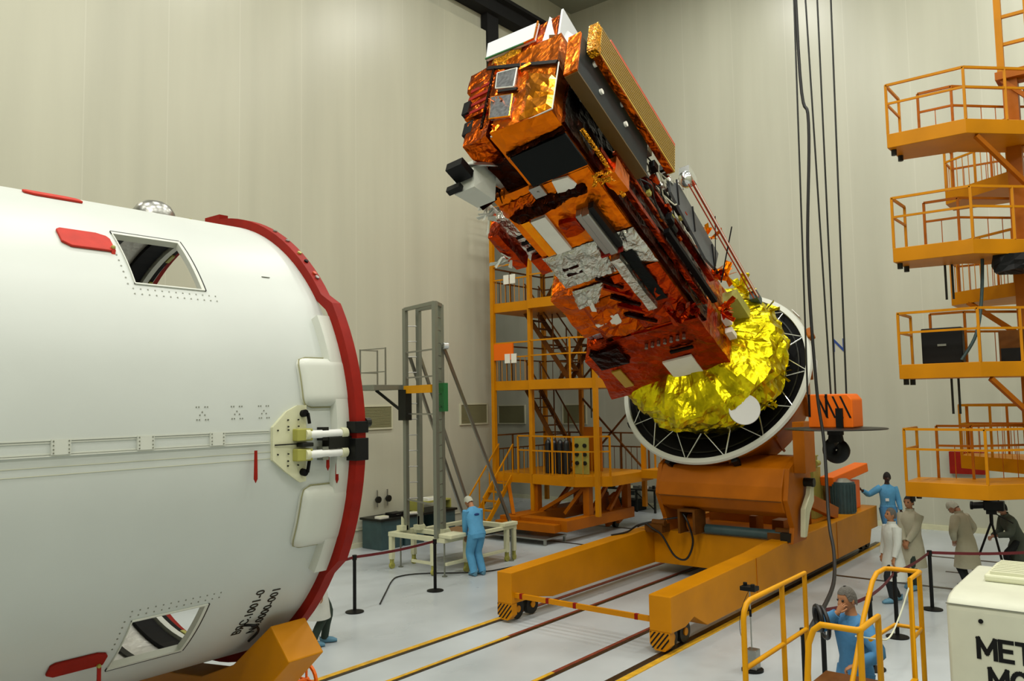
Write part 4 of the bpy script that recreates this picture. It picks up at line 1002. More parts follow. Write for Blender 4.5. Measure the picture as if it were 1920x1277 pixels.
for k, zt in enumerate((2.18, 4.36, 6.58, 8.8)):
    P = [(16.5, 3.97), (16.5, 2.62), (17.7, 1.45), (18.7, 1.45), (18.7, 2.0), (17.7, 3.0), (17.55, 3.97)]
    d = part('platform', deck(P, zt - .27, zt), 'yellow_beam', rt, bevel=.008)
    part('railing', rail(M(), [(17.5, 3.95), (16.53, 3.95), (16.53, 2.62), (17.7, 1.47), (18.65, 1.47)], zt, .97), 'yellow_beam', d)
    part('railing', rail(M(), [(17.52, 3.6), (17.52, 3.0), (18.4, 2.15), (18.6, 1.9)], zt, 1.0, bal=.25), 'orange_paint', d)
    part('guide_roller', M().cyl((16.7, 3.9, zt - .38), (16.7, 3.9, zt - .27), .05, 8).cyl((17.2, 3.9, zt - .38), (17.2, 3.9, zt - .27), .05, 8), 'dark_metal', d)
    if k in (1, 3): part('diagonal_brace', M().beam((16.7, 2.5, zt - .3), (17.6, 1.75, zt - 1.3), .08, .08), 'orange_paint', rt)
    if k in (1, 2): 
        for y in (3.3, 3.18): part('hanging_rod', M().cyl((17.6, y, zt - .95 + (0 if k == 1 else .0)), (17.6, y, zt - .27), .022, 8), 'rope_steel', d)
for k, zt in enumerate((8.15, 5.95, 2.5)):
    P = [(19.4, 3.55), (18.4, 2.2), (18.9, 1.9), (20.2, 1.9), (20.2, 3.55)]
    d = part('platform', deck(P, zt - .27, zt), 'yellow_beam', rt)
    part('railing', rail(M(), [(20.2, 3.53), (19.42, 3.53), (18.45, 2.25)], zt, 1.05, bal=.16), 'yellow_beam', d)
    part('railing', rail(M(), [(20.1, 3.5), (20.1, 2.0)], zt, 1.05, bal=.2), 'orange_paint', d)
part('diagonal_brace', M().beam((19.2, 3.2, 5.7), (18.2, 2.2, 4.9), .08), 'orange_paint', rt)
cb = thing('black_case', (17.2, 3.2, 4.36), 'tall black case standing on the third deck from the top, at its left railing', 'case')
part('body', M().box(17.05, 17.3, 2.98, 3.68, 4.37, 5.05), 'black_paint', cb, bevel=.02)
part('handle', M().box(17.03, 17.05, 3.25, 3.4, 4.7, 4.74), 'steel', cb)
t = thing('equipment_crate', (17.6, 2.2, 4.36), 'brown equipment crate on the third deck from the top, beside the mast', 'crate')
part('body', M().box(17.45, 17.9, 1.75, 2.45, 4.37, 4.95), 'brown_deck', t, bevel=.01); part('lower_panel', M().box(17.43, 17.45, 1.78, 2.42, 4.38, 4.62), 'black_paint', t)
single('hose_bundle', M().tube(smoothpath([(17.3, 2.6, 6.5), (17.25, 2.65, 5.6), (17.1, 2.75, 4.9), (17.0, 3.0, 4.42)], 6), .03, 8), 'teal_dark', 'dark hose hanging from the second deck down to the deck with the black case', 'hose', smooth=60)
single('cloth_bundle', M().crbox(17.0, 17.6, 1.7, 2.4, 6.0, 6.3, .1, .05, 70), 'black_paint', 'black bundle slung under the second deck from the top', 'bundle', loc=(17, 2, 6))
single('fire_cabinet', M().box(25.2, 25.38, 4.05, 4.9, 1.6, 2.2), 'red_paint', 'dark red cabinet on the far wall behind the stooping person in the pale coat', 'cabinet', loc=(25.3, 4.5, 1.6))

# ================================================================== GREY MAST ON ITS CREAM CART
ct = thing('work_cart', (14.2, 13.4, 0), 'cream steel trolley carrying the tall grey ladder mast', 'cart')
part('top_frame', M().box(13.0, 13.12, 12.5, 14.3, .74, .84).box(13.7, 13.82, 12.5, 14.3, .74, .84).box(13.12, 13.7, 12.5, 12.62, .74, .84).box(13.12, 13.7, 14.18, 14.3, .74, .84).box(13.82, 15.4, 12.5, 12.6, .76, .84).box(13.82, 15.4, 14.0, 14.12, .76, .84).box(15.4, 15.52, 12.5, 14.12, .72, .84), 'cream', ct, bevel=.006)
part('shelf', M().box(13.85, 15.38, 12.62, 13.98, .7, .74), 'dark_metal', ct)
part('tray', M().box(14.0, 14.6, 12.7, 13.6, .74, .82), 'wood', ct)
part('box_top', M().box(13.0, 13.5, 12.3, 12.7, .84, .93), 'cream', ct, bevel=.02)
part('side_rail', M().box(15.0, 15.5, 12.45, 12.62, .84, .92), 'cream', ct, bevel=.01)
for x, y in ((13.06, 14.24), (13.76, 14.24), (13.06, 12.9), (13.76, 12.56), (15.46, 12.56), (15.2, 12.56), (15.46, 14.06)):
    l = part('leg', M().box(x - .05, x + .05, y - .05, y + .05, .22, .76), 'cream', ct)
    part('caster', M().cyl((x, y - .03, .07), (x, y + .03, .07), .07, 14).box(x - .03, x + .03, y - .04, y + .04, .08, .22), 'green_yellow', l)
for x, y in ((13.3, 14.2), (13.1, 12.6), (13.9, 12.6), (15.3, 12.5)):
    part('screw_jack', M().cyl((x, y, .02), (x, y, .75), .018, 8).cyl((x, y, 0), (x, y, .02), .06, 12), 'grey_frame', ct)
part('lower_rail', M().box(13.06, 13.1, 12.95, 13.6, .22, .28).box(13.1, 15.2, 12.52, 12.6, .24, .3), 'cream', ct)
ms = thing('ladder_mast', (13.6, 13.5, .84), 'tall grey aluminium mast with ladder rungs and a side platform, on the cream cart', 'mast')
posts = ((13.45, 14.15), (13.7, 13.95), (13.0, 12.72), (13.5, 13.02))
for (x, y) in posts: part('post', M().box(x - .05, x + .05, y - .05, y + .05, .84, 6.06), 'grey_frame', ms)
for x, y in ((13.35, 14.2), (13.5, 13.0), (13.65, 13.95)): part('foot_bracket', M().prism([(x, y - .02, .84), (x + .25, y - .02, .84), (x, y - .02, 1.15)], (0, .05, 0)).box(x - .08, x + .1, y - .1, y + .1, .84, .95), 'cream', ms)
for i in range(13): part('rung', M().cyl((13.45, 14.15, 1.2 + i * .37), (13.7, 13.95, 1.2 + i * .37), .014, 6), 'steel', ms)
for i in range(17): part('rung', M().cyl((13.0, 12.72, 1.1 + i * .29), (13.5, 13.02, 1.1 + i * .29), .014, 6), 'steel', ms)
m = M().beam((13.45, 14.15, 6.04), (13.0, 12.72, 6.04), .08).beam((13.7, 13.95, 6.04), (13.5, 13.02, 6.04), .08).beam((13.0, 12.72, 6.04), (13.5, 13.02, 6.04), .08)
part('top_frame', m, 'grey_frame', ms)
for z in (1.55, 3.55, 4.4, 5.0): part('cross_bar', M().beam((13.45, 14.15, z), (13.0, 12.72, z), .035), 'steel', ms)
pf = part('side_platform', M().box(12.5, 13.5, 14.2, 15.3, 4.12, 4.24), 'grey_frame', ms, bevel=.005)
m = M()
for x, y in ((12.95, 14.3), (12.95, 15.2), (13.5, 15.2)): m.beam((x, y, 4.24), (x, y, 5.12), .03)
for z in (4.55, 5.1): m.beam((12.95, 14.3, z), (12.95, 15.2, z), .025).beam((12.95, 15.2, z), (13.5, 15.2, z), .025)
part('guard_rail', m, 'steel', pf)
part('bracket', M().beam((13.1, 14.8, 4.12), (13.4, 14.2, 3.6), .06).box(13.3, 13.5, 14.0, 14.25, 3.4, 4.12), 'dark_metal', pf)
part('yellow_beam', M().beam((13.4, 14.1, 4.12), (12.98, 12.8, 4.12), .1, .18), 'yellow_paint', ms)
part('green_box', M().box(13.43, 13.57, 12.88, 13.1, 3.6, 4.25), 'green_paint', ms, label='green box on the mast')
for a, b in (((13.55, 14.1, 4.9), (15.3, 14.0, .85)), ((13.5, 12.95, 5.1), (15.4, 12.6, .88)), ((13.7, 13.95, 5.0), (15.4, 13.8, .85))):
    part('raking_brace', M().beam(a, b, .05, .07), 'steel', ms)
part('pulley', M().cyl((13.45, 12.9, 5.1), (13.55, 12.85, 5.1), .08, 14), 'steel_bright', ms)
single('floor_cable', M().tube(smoothpath([(10.6, 11.9, .02), (11.4, 12.6, .02), (12.1, 13.2, .02), (12.5, 13.4, .02), (13.0, 13.2, .02), (13.9, 12.2, .02), (15.0, 11.9, .02), (16.0, 11.2, .02), (16.3, 10.6, .02), (16.6, 9.9, .02)], 5), .014, 6), 'cable', 'thin dark cable trailing over the floor under the cream cart', 'cable', smooth=60)

# ================================================================== WORK TABLES AND WHAT LIES ON THEM
t = thing('work_bench', (16.0, 16.4, 0), 'dark grey work bench against the left wall behind the ladder mast', 'bench')
part('top', M().box(14.4, 17.3, 16.1, 16.95, .74, .8), 'dark_metal', t, bevel=.006)
for x0, x1 in ((14.45, 15.2), (15.3, 16.0), (16.6, 17.25)): part('drawer_unit', M().box(x0, x1, 16.15, 16.9, 0, .74), 'teal_dark', t, bevel=.008)
part('raised_shelf', M().box(16.1, 17.25, 16.3, 16.88, 1.02, 1.06).box(16.1, 16.14, 16.3, 16.88, .8, 1.02).box(17.21, 17.25, 16.3, 16.88, .8, 1.02), 'green_yellow', t)
rb_ = random.Random(3)
bench_items = [('paper_stack', 'stack of white papers at the left end of the wall bench', 14.6, 16.3, .8, .3, .22, .06, 'paper', 'paper'), ('tool_case', 'low black tool case beside the white papers on the wall bench', 15.1, 16.35, .8, .4, .3, .1, 'black_paint', 'case'), ('paper_stack', 'bright paper sheets in the middle of the wall bench', 15.7, 16.3, .8, .35, .25, .04, 'paper', 'paper'), ('document_tray', 'white document tray on the raised shelf of the wall bench', 16.6, 16.5, 1.06, .5, .3, .08, 'white_label', 'tray')]
for nm, lb, x, y, z, dx, dy, dz, mm, ca in bench_items:
    t = thing(nm, (x, y, z), lb, ca); part('body', M().box(x - dx / 2, x + dx / 2, y - dy / 2, y + dy / 2, z + .001, z + dz), mm, t, bevel=.004)
    if nm == 'tool_case': part('handle', M().tube([(x - .08, y - dy / 2, z + .06), (x - .08, y - dy / 2 - .03, z + .06), (x + .08, y - dy / 2 - .03, z + .06), (x + .08, y - dy / 2, z + .06)], .008, 6), 'steel', t)
    else: part('top_sheet', M().hexa([(x - .1, y - .08, z + dz), (x + .14, y - .1, z + dz), (x + .15, y + .09, z + dz), (x - .1, y + .1, z + dz), (x - .1, y - .08, z + dz + .004), (x + .14, y - .1, z + dz + .004), (x + .15, y + .09, z + dz + .004), (x - .1, y + .1, z + dz + .004)]), 'cream', t)
for i, x in enumerate((15.05, 15.42)):
    t = thing('valve_wheel', (x, 17.0, 1.15), ['left one of two small dark valve knobs on the left wall above the bench', 'right one of two small dark valve knobs on the left wall above the bench'][i], 'valve', 'valve knobs above the bench')
    part('knob', M().cyl((x, 16.9, 1.2), (x, 16.96, 1.2), .09, 16), 'dark_metal', t); part('pipe', M().cyl((x, 16.96, 1.2), (x, 17.05, 1.2), .03, 10).cyl((x, 16.98, 1.0), (x, 16.98, 1.45), .02, 8), 'steel', t)
t = thing('long_table', (24.5, 14.6, 0), 'dark metal table against the far wall between the orange tower and the transporter', 'table')
part('table_top', M().box(24.2, 25.1, 13.5, 15.6, .72, .77), 'dark_metal', t, bevel=.005)
for x, y in ((24.25, 13.6), (24.25, 15.5), (25.05, 13.6), (25.05, 15.5), (24.25, 14.3)): part('leg', M().box(x - .03, x + .03, y - .03, y + .03, 0, .72), 'dark_metal', t)
part('brace', M().beam((24.25, 13.6, .1), (24.25, 14.3, .65), .03), 'dark_metal', t)
t = thing('storage_trunk', (24.7, 14.8, 0), 'black storage trunk on the floor under the long table', 'trunk')
part('body', M().box(24.35, 25.0, 14.35, 15.3, 0.001, .3), 'black_paint', t, bevel=.02); part('lid', M().box(24.33, 25.02, 14.33, 15.32, .3, .36), 'black_paint', t, bevel=.01)
t = thing('computer_stand', (24.6, 14.8, .36), 'small dark device with thin wire frame on top of the black trunk', 'device')
part('frame', M().box(24.5, 24.9, 14.5, 14.52, .361, .62).box(24.5, 24.9, 15.0, 15.02, .361, .62), 'steel', t); part('panel', M().box(24.5, 24.9, 14.52, 15.0, .52, .62), 'teal_dark', t)
t = thing('tool_box', (24.5, 15.45, .77), 'black tool box at the left end of the long table', 'tool box')
part('body', M().box(24.4, 24.7, 15.3, 15.58, .771, .92), 'black_paint', t, bevel=.01); part('handle', M().tube([(24.55, 15.36, .92), (24.55, 15.38, .96), (24.55, 15.5, .96), (24.55, 15.52, .92)], .008, 6), 'steel', t)
names = [('white_box', 'small white box beside the black tool box on the long table', 'paper', .12), ('red_tin', 'small red tin near the left end of the long table', 'red_cover', .08), ('cream_cup', 'cream cup in the middle of the long table', 'cream', .1), ('grey_tin', 'grey tin right of the cream cup on the long table', 'steel', .08), ('cloth_roll', 'pale cloth roll at the right part of the long table', 'coat_white', .07), ('dark_tin', 'dark tin at the right end of the long table', 'dark_metal', .1)]
for i, (nm, lb, mm, h) in enumerate(names):
    y = 15.15 - i * .27; x = 24.45 + (i % 2) * .1; t = thing(nm, (x, y, .77), lb, nm.split('_')[1])
    if 'cup' in nm or 'tin' in nm: part('body', M().cyl((x, y, .771), (x, y, .77 + h), .05, 14), mm, t, smooth=40); part('rim', M().lathe([(.045, 0), (.054, 0), (.054, .01), (.045, .01)], (x, y, .77 + h - .002), (0, 0, 1), 14, True), 'steel', t)
    elif 'roll' in nm: part('body', M().cyl((x, y - .1, .771 + .05), (x, y + .1, .771 + .05), .05, 12), mm, t, smooth=40)
    else: part('body', M().box(x - .07, x + .07, y - .06, y + .06, .771, .77 + h), mm, t, bevel=.004)

# ================================================================== OVERHEAD CRANE BLOCK
HX, HY = 15.0, 4.72
K = 15.0 / 13.0
hb = thing('crane_hook_block', (HX, HY, 3.3), 'bright orange crane hook block with black stripes and a flat grey guard ring', 'hook block')
zb, zt = 3.24, 3.83
bd = part('sheave_housing', M().prism([(HX - .3, HY - .4, zb), (HX - .3, HY + .37, zb), (HX - .3, HY + .37, zt - .08), (HX - .3, HY + .33, zt), (HX - .3, HY - .32, zt), (HX - .3, HY - .4, zt - .1)], (.6, 0, 0)), 'orange_bright', hb, bevel=.02)
m = M()
for i in range(4):
    y = -.38 + i * .13; m.prism([(HX - .306, HY + y - .0, zt - .42 + .0), (HX - .306, HY + y + .035, zt - .42), (HX - .306, HY + y + .035 + .16, zt - .04), (HX - .306, HY + y + .16, zt - .04)], (.006, 0, 0)) if y < .1 else None
part('hazard_stripes', m, 'black_paint', bd)
for y_ in (.32, .02): part('cable_slot', M().box(HX - .31, HX - .29, HY + y_, HY + y_ + .04, zt - .4, zt), 'black', bd)
part('swivel', M().box(HX - .34, HX - .29, HY - .24, HY - .12, zb - .02, zt - .25), 'black_paint', bd)
part('guard_ring', M().lathe([(.3, -.015), (.86, -.012), (.88, 0), (.86, .012), (.3, .03)], (HX, HY, zb - .03), (0, 0, 1), 60, True), 'dark_metal', hb, smooth=40, label='flat dark grey guard ring')
HC = V((HX, HY, 2.83))
m = M().tube([HC + V((0, -.125 * sin(2 * pi * k / 28), -.125 * cos(2 * pi * k / 28))) for k in range(14, 41)], [.115] * 22 + [.11, .105, .1, .095, .09], 16)
m.tube([HC + V((0, 0, .14)), HC + V((0, 0, .24)), HC + V((0, 0, .4))], [.14, .125, .1], 16)
part('hook', m, 'black_paint', hb, smooth=60, label='thick black hook')
part('hook_nut', M().cyl((HX, HY, 3.1), (HX, HY, 3.24), .14, 18), 'black_paint', hb, smooth=40)
cz = 18.7
for i, (y0, x0, y1, x1) in enumerate(((.38, -.25, .42, 1.0), (.05, .0, .34, .4), (.03, .2, .0, .5), (-.28, -.2, -.26, 1.0))):
    single('hoist_cable', M().tube([(HX + x0, HY + y0, zt + .001), (HX + x1 * .3, HY + y1, cz)], .017, 6), 'rope_steel',
           ['hoist cable at the left side of the orange hook block', 'hoist cable crossing from the middle of the hook block to the upper left', 'nearly vertical hoist cable in the middle of the hook block', 'hoist cable at the right side of the orange hook block'][i], 'cable', 'steel hoist cables of the crane', loc=(HX, HY + y0, zt))
pc = single('pendant_cable', M().tube(smoothpath([(14.2, 4.78, 18.7), (14.2, 4.8, 10.0), (14.2, 4.68, 8.6), (14.15, 4.78, 6.2), (14.1, 4.72, 4.0), (14.0, 4.6, 3.0), (13.6, 4.45, 1.8), (13.0, 4.2, 1.4), (12.0, 3.9, 1.15), (10.6, 3.6, 1.1), (9.3, 3.3, 1.2), (8.62, 3.0, 1.5)], 8), .028, 8), 'cable', 'long thick black pendant cable hanging from the ceiling beside the hook block', 'cable', smooth=60)
pn = single('cable_coil', M().lathe([(.12 + .022 * cos(k), .022 * sin(k)) for k in [i * pi / 4 for i in range(8)]], (8.5, 2.93, 1.55), (.2, .2, 1.0) if False else (.6, -.8, .1), 24, True).lathe([(.15 + .022 * cos(k), .05 + .022 * sin(k)) for k in [i * pi / 4 for i in range(8)]], (8.5, 2.93, 1.5), (.6, -.8, .1), 24, True), 'cable', 'coil of black cable hung on the left handrail of the yellow steps', 'cable', smooth=60)

# ================================================================== FOREGROUND STEPS, CABINET, STANCHIONS
st = thing('mobile_steps', (7.7, 2.4, 0), 'yellow tube handrails of mobile steps in the lower right foreground', 'mobile steps')
R_ = .024
def hoop(pts, name='handrail'): return part(name, M().tube(smoothpath(pts, 5), R_, 12), 'yellow_paint', st, smooth=60)
part('handrail', M().tube([(6.67, 2.93, .3), (6.67, 2.93, 1.92), (6.69, 2.93, 1.99), (6.74, 2.93, 2.04), (6.82, 2.93, 2.06), (8.15, 2.93, 2.06), (8.15, 2.93, .3)], R_, 12), 'yellow_paint', st, smooth=60)
part('post', M().cyl((7.55, 2.93, .3), (7.55, 2.93, 2.06), R_, 12), 'yellow_paint', st, smooth=60)
part('mid_rail', M().cyl((6.67, 2.93, 1.52), (8.15, 2.93, 1.52), R_ * .9, 12), 'yellow_paint', st, smooth=60)
part('handrail', M().tube([(6.2, 2.3, .3), (6.2, 2.3, .6), (6.34, 2.3, 1.5), (6.4, 2.29, 1.9), (6.43, 2.26, 2.0), (6.43, 2.2, 2.05), (6.43, 1.94, 2.05), (6.45, 1.92, 2.05), (6.5, 1.92, 2.05), (6.93, 1.92, 2.05), (6.93, 1.92, .3)], R_, 12), 'yellow_paint', st, smooth=60)
part('post', M().cyl((6.45, 1.92, .3), (6.45, 1.92, 2.05), R_, 12), 'yellow_paint', st, smooth=60)
part('handrail', M().tube([(7.3, 2.42, .6), (8.2, 2.4, 1.7), (8.5, 2.39, 1.98), (8.62, 2.38, 2.04), (8.84, 2.36, 2.05), (8.87, 2.3, 2.05), (8.87, 2.06, 2.05), (8.85, 2.04, 2.05), (8.47, 2.04, 2.05), (8.47, 2.04, .3)], R_, 12), 'yellow_paint', st, smooth=60)
part('post', M().cyl((8.87, 2.05, .3), (8.87, 2.05, 2.05), R_, 12), 'yellow_paint', st, smooth=60)
part('mid_rail', M().tube([(8.2, 2.35, 1.5), (8.87, 2.3, 1.5), (8.87, 2.05, 1.5), (8.47, 2.04, 1.5)], R_ * .8, 10), 'yellow_paint', st, smooth=60)
part('step_platform', M().box(6.95, 8.45, 2.08, 2.86, 1.0, 1.06), 'brown_deck', st, bevel=.005)
part('kick_plate', M().box(7.0, 8.42, 2.0, 2.05, 1.0, 1.15), 'yellow_paint', st)
for z, x in ((.75, 6.75), (.5, 6.5), (.25, 6.25)): part('tread', M().box(x - .13, x + .13, 2.0, 2.86, z - .04, z), 'brown_deck', st)
for x, y in ((6.67, 2.93), (8.15, 2.93), (6.93, 1.92), (8.47, 2.04), (8.87, 2.05), (7.55, 2.93), (6.45, 1.92), (6.2, 2.3)): part('leg', M().cyl((x, y, 0), (x, y, .3), R_, 10), 'yellow_paint', st)
single('safety_cord', M().tube(smoothpath([(8.47, 2.05, 1.98), (8.3, 2.1, 1.75), (8.1, 2.15, 1.58), (7.9, 2.2, 1.6), (7.6, 2.3, 1.68)], 6), .008, 6), 'cable_white', 'thin white cord drooping from the right handrail of the yellow steps', 'cord', smooth=60)

bx = thing('equipment_cabinet', (9.2, 1.2, 0), 'cream metal cabinet with black METOP lettering at the lower right corner', 'cabinet')
m = M(); x0, x1, y0, y1 = 8.5, 10.1, .2, 1.75
m.prism([(x0, y0, 0), (x1, y0, 0), (x1, y0, 1.95), (x0 + .35, y0, 1.95), (x0 + .12, y0, 1.93), (x0 + .03, y0, 1.89), (x0, y0, 1.84)], (0, y1 - y0, 0))
part('body', m, 'cabinet_cream', bx, bevel=.035, smooth=30)
part('lid_seam', M().box(x0 - .003, x0 + .01, y0, y1 + .002, 1.86, 1.868), 'grey_frame', bx)
part('lock', M().cyl((x0 - .012, 1.47, 1.74), (x0, 1.47, 1.74), .02, 16), 'black_paint', bx)
vt = part('top_grille', M().box(x0 + .75, x1 - .1, y0 + .1, 1.55, 1.95, 2.02), 'louvre_cream', bx, bevel=.02)
m = M()
for i in range(8):
    x = x0 + .78 + i * .09; m.box(x, x + .05, y0 + .15, 1.5, 2.02, 2.05)
part('louvre_slats', m, 'louvre_cream', vt)
m = M()
for i in range(7):
    x = x0 + .835 + i * .09; m.box(x, x + .03, y0 + .15, 1.5, 2.02, 2.022)
part('slots', m, 'grey_frame', vt)
GL = {'M': [((0, 0), (0, 1)), ((0, 1), (.4, .25)), ((.4, .25), (.8, 1)), ((.8, 1), (.8, 0))], 'E': [((0, 0), (0, 1)), ((0, 1), (.55, 1)), ((0, .52), (.5, .52)), ((0, 0), (.55, 0))], 'T': [((0, 1), (.66, 1)), ((.33, 1), (.33, 0))],
      'O': [((.36 + .36 * cos(a), .5 + .5 * sin(a)), (.36 + .36 * cos(a + .42), .5 + .5 * sin(a + .42))) for a in [k * 2 * pi / 16 for k in range(16)]],
      'G': [((.36 + .36 * cos(a), .5 + .5 * sin(a)), (.36 + .36 * cos(a + .42), .5 + .5 * sin(a + .42))) for a in [.7 + k * 4.9 / 12 for k in range(12)]] + [((.72, .08), (.72, .45)), ((.72, .45), (.42, .45))],
      'P': [((0, 0), (0, 1)), ((0, 1), (.38, 1)), ((.38, 1), (.55, .88)), ((.55, .88), (.55, .64)), ((.55, .64), (.38, .5)), ((.38, .5), (0, .5))],
      'S': [((.56, .86), (.4, 1)), ((.4, 1), (.14, 1)), ((.14, 1), (0, .85)), ((0, .85), (0, .66)), ((0, .66), (.14, .54)), ((.14, .54), (.44, .46)), ((.44, .46), (.58, .34)), ((.58, .34), (.58, .15)), ((.58, .15), (.44, 0)), ((.44, 0), (.16, 0)), ((.16, 0), (0, .14))]}
def ctext(word, y, z, h, m_):
    for ch in word:
        m = M()
        for k, (a, b_) in enumerate(GL[ch]):
            A = V((x0 - .003, y - a[0] * h, z + a[1] * h)); B = V((x0 - .003, y - b_[0] * h, z + b_[1] * h)); d = (B - A).normalized() * .016
            A = A.copy(); A.x -= k * .00012; B.x -= k * .00012
            m.beam(A - d, B + d, .036, .004, (1, 0, 0))
        part('letter', m, 'orange_bright' if (ch == 'O') else m_, bx)
        y -= (max(max(p[0], q[0]) for p, q in GL[ch]) + .24) * h
ctext('METOP', 1.5, 1.42, .165, 'black_paint'); ctext('MGSE', 1.42, 1.165, .165, 'black_paint')

def stanchion(x, y, label):
    t = thing('barrier_post', (x, y, 0), label, 'barrier post', 'black barrier posts')
    part('base', M().lathe([(.001, 0), (.17, 0), (.17, .015), (.06, .04), (.001, .045)], (x, y, .001), (0, 0, 1), 28), 'black_paint', t, smooth=40)
    part('pole', M().cyl((x, y, .04), (x, y, .98), .032, 16), 'black_paint', t, smooth=40)
    part('belt_head', M().cyl((x, y, .94), (x, y, 1.03), .042, 16), 'black_paint', t, smooth=40)
SP = [((9.97, 11.88), 'black barrier post nearest the red fairing rim'), ((12.03, 11.84), 'black barrier post in front of the cream cart'), ((16.04, 3.52), 'black barrier post standing in front of the stooping person in the pale coat'),
      ((13.93, 3.58), 'black barrier post seen through the right yellow handrail, before the short person in white'), ((12.13, 3.46), 'black barrier post just behind the foreground person in blue'), ((11.0, 3.74), 'black barrier post beside the mid handrail of the yellow steps'), ((17.3, 1.85), 'black barrier post at the far right, where the level belt ends'), ((9.9, 3.6), 'black barrier post closest to the camera, beside the yellow steps'), ((8.1, 11.9), 'black barrier post hidden mostly behind the fairing')]
for (x, y), lb in SP[:8]: stanchion(x, y, lb)
def belt(a, b, label):
    a = V((a[0], a[1], .99)); b = V((b[0], b[1], .99)); d = (b - a).normalized(); a += d * .045; b -= d * .045
    n = V((-d.y, d.x, 0)) * .002; P = [a + (b - a) * i / 6 - V((0, 0, .03 * sin(pi * i / 6))) for i in range(7)]
    m = M()
    for i in range(6): m.hexa([P[i] - n - V((0, 0, .025)), P[i + 1] - n - V((0, 0, .025)), P[i + 1] + n - V((0, 0, .025)), P[i] + n - V((0, 0, .025)), P[i] - n + V((0, 0, .025)), P[i + 1] - n + V((0, 0, .025)), P[i + 1] + n + V((0, 0, .025)), P[i] + n + V((0, 0, .025))])
    single('barrier_belt', m, 'ribbon_red', label, 'barrier belt', 'dark red barrier belts', loc=tuple(a))
belt(SP[0][0], SP[1][0], 'dark red belt between the two posts in front of the cream cart')
belt((8.0, 11.7), SP[0][0], 'dark red belt coming out from behind the fairing rim')
belt(SP[2][0], SP[6][0], 'dark red belt running level to the right below the tripod')
belt(SP[3][0], SP[2][0], 'dark red belt passing the two people in white coats')
belt(SP[4][0], SP[3][0], 'dark red belt sloping up behind the foreground person in blue')
belt(SP[5][0], SP[4][0], 'short dark red belt behind the left yellow handrail')

t = thing('sensor_stand', (11.1, 4.77, 0), 'thin sensor stand with round black foot and small grey box, left of the yellow steps', 'stand')
part('base', M().cyl((11.1, 4.77, .001), (11.1, 4.77, .03), .15, 28), 'black_paint', t, smooth=40)
part('grey_box', M().box(11.02, 11.18, 4.68, 4.84, .03, .3), 'steel', t, bevel=.01)
part('pole', M().cyl((11.1, 4.77, .3), (11.1, 4.77, 1.12), .01, 8), 'steel', t)
part('clip', M().cyl((11.1, 4.77, .74), (11.1, 4.77, .84), .018, 8), 'black', t)
part('sensor_head', M().box(11.02, 11.18, 4.66, 4.88, 1.1, 1.16).cyl((11.05, 4.7, 1.16), (11.05, 4.7, 1.2), .03, 10).cyl((11.12, 4.84, 1.16), (11.12, 4.84, 1.2), .03, 10), 'black_paint', t, bevel=.005)
part('wire', M().tube(smoothpath([(11.1, 4.78, 1.1), (11.08, 4.9, .8), (11.08, 4.92, .5), (11.1, 4.82, .25)], 6), .004, 5), 'dark_metal', t)

# video camera on its tripod
t = thing('video_camera', (17.5, 2.75, 1.35), 'black shoulder video camera mounted on a tripod at the right edge', 'video camera')
part('body', M().box(17.4, 17.58, 2.45, 2.82, 1.38, 1.58), 'black_paint', t, bevel=.02)
part('lens', M().cyl((17.48, 2.82, 1.48), (17.46, 3.02, 1.46), .07, 18).cyl((17.46, 3.02, 1.46), (17.46, 3.06, 1.46), .085, 18), 'black_paint', t, smooth=40)
part('viewfinder', M().box(17.36, 17.42, 2.68, 2.86, 1.58, 1.66), 'black_paint', t, bevel=.01)
part('top_handle', M().tube([(17.5, 2.55, 1.58), (17.5, 2.57, 1.66), (17.5, 2.76, 1.66), (17.5, 2.78, 1.58)], .014, 8), 'black_paint', t)
part('microphone', M().cyl((17.4, 2.8, 1.62), (17.4, 3.0, 1.61), .02, 10), 'black', t)
t.location += V((1.95, .36, -.06)); tvc = t
t = thing('tripod', (17.5, 2.7, 0), 'black tripod carrying the video camera', 'tripod')
part('head', M().box(17.44, 17.56, 2.6, 2.78, 1.3, 1.379).cyl((17.5, 2.7, 1.1), (17.5, 2.7, 1.3), .035, 12), 'black_paint', t)
for a in (100, 220, 340): part('leg', M().cyl((17.5, 2.7, 1.15), (17.5 + .42 * cos(rad(a)), 2.7 + .42 * sin(rad(a)), 0.01), .022, 8), 'black_paint', t)
part('pan_handle', M().cyl((17.5, 2.65, 1.33), (17.42, 2.3, 1.15), .012, 8), 'black_paint', t)

t.location += V((1.95, .36, 0)); tvc.location.z += .06
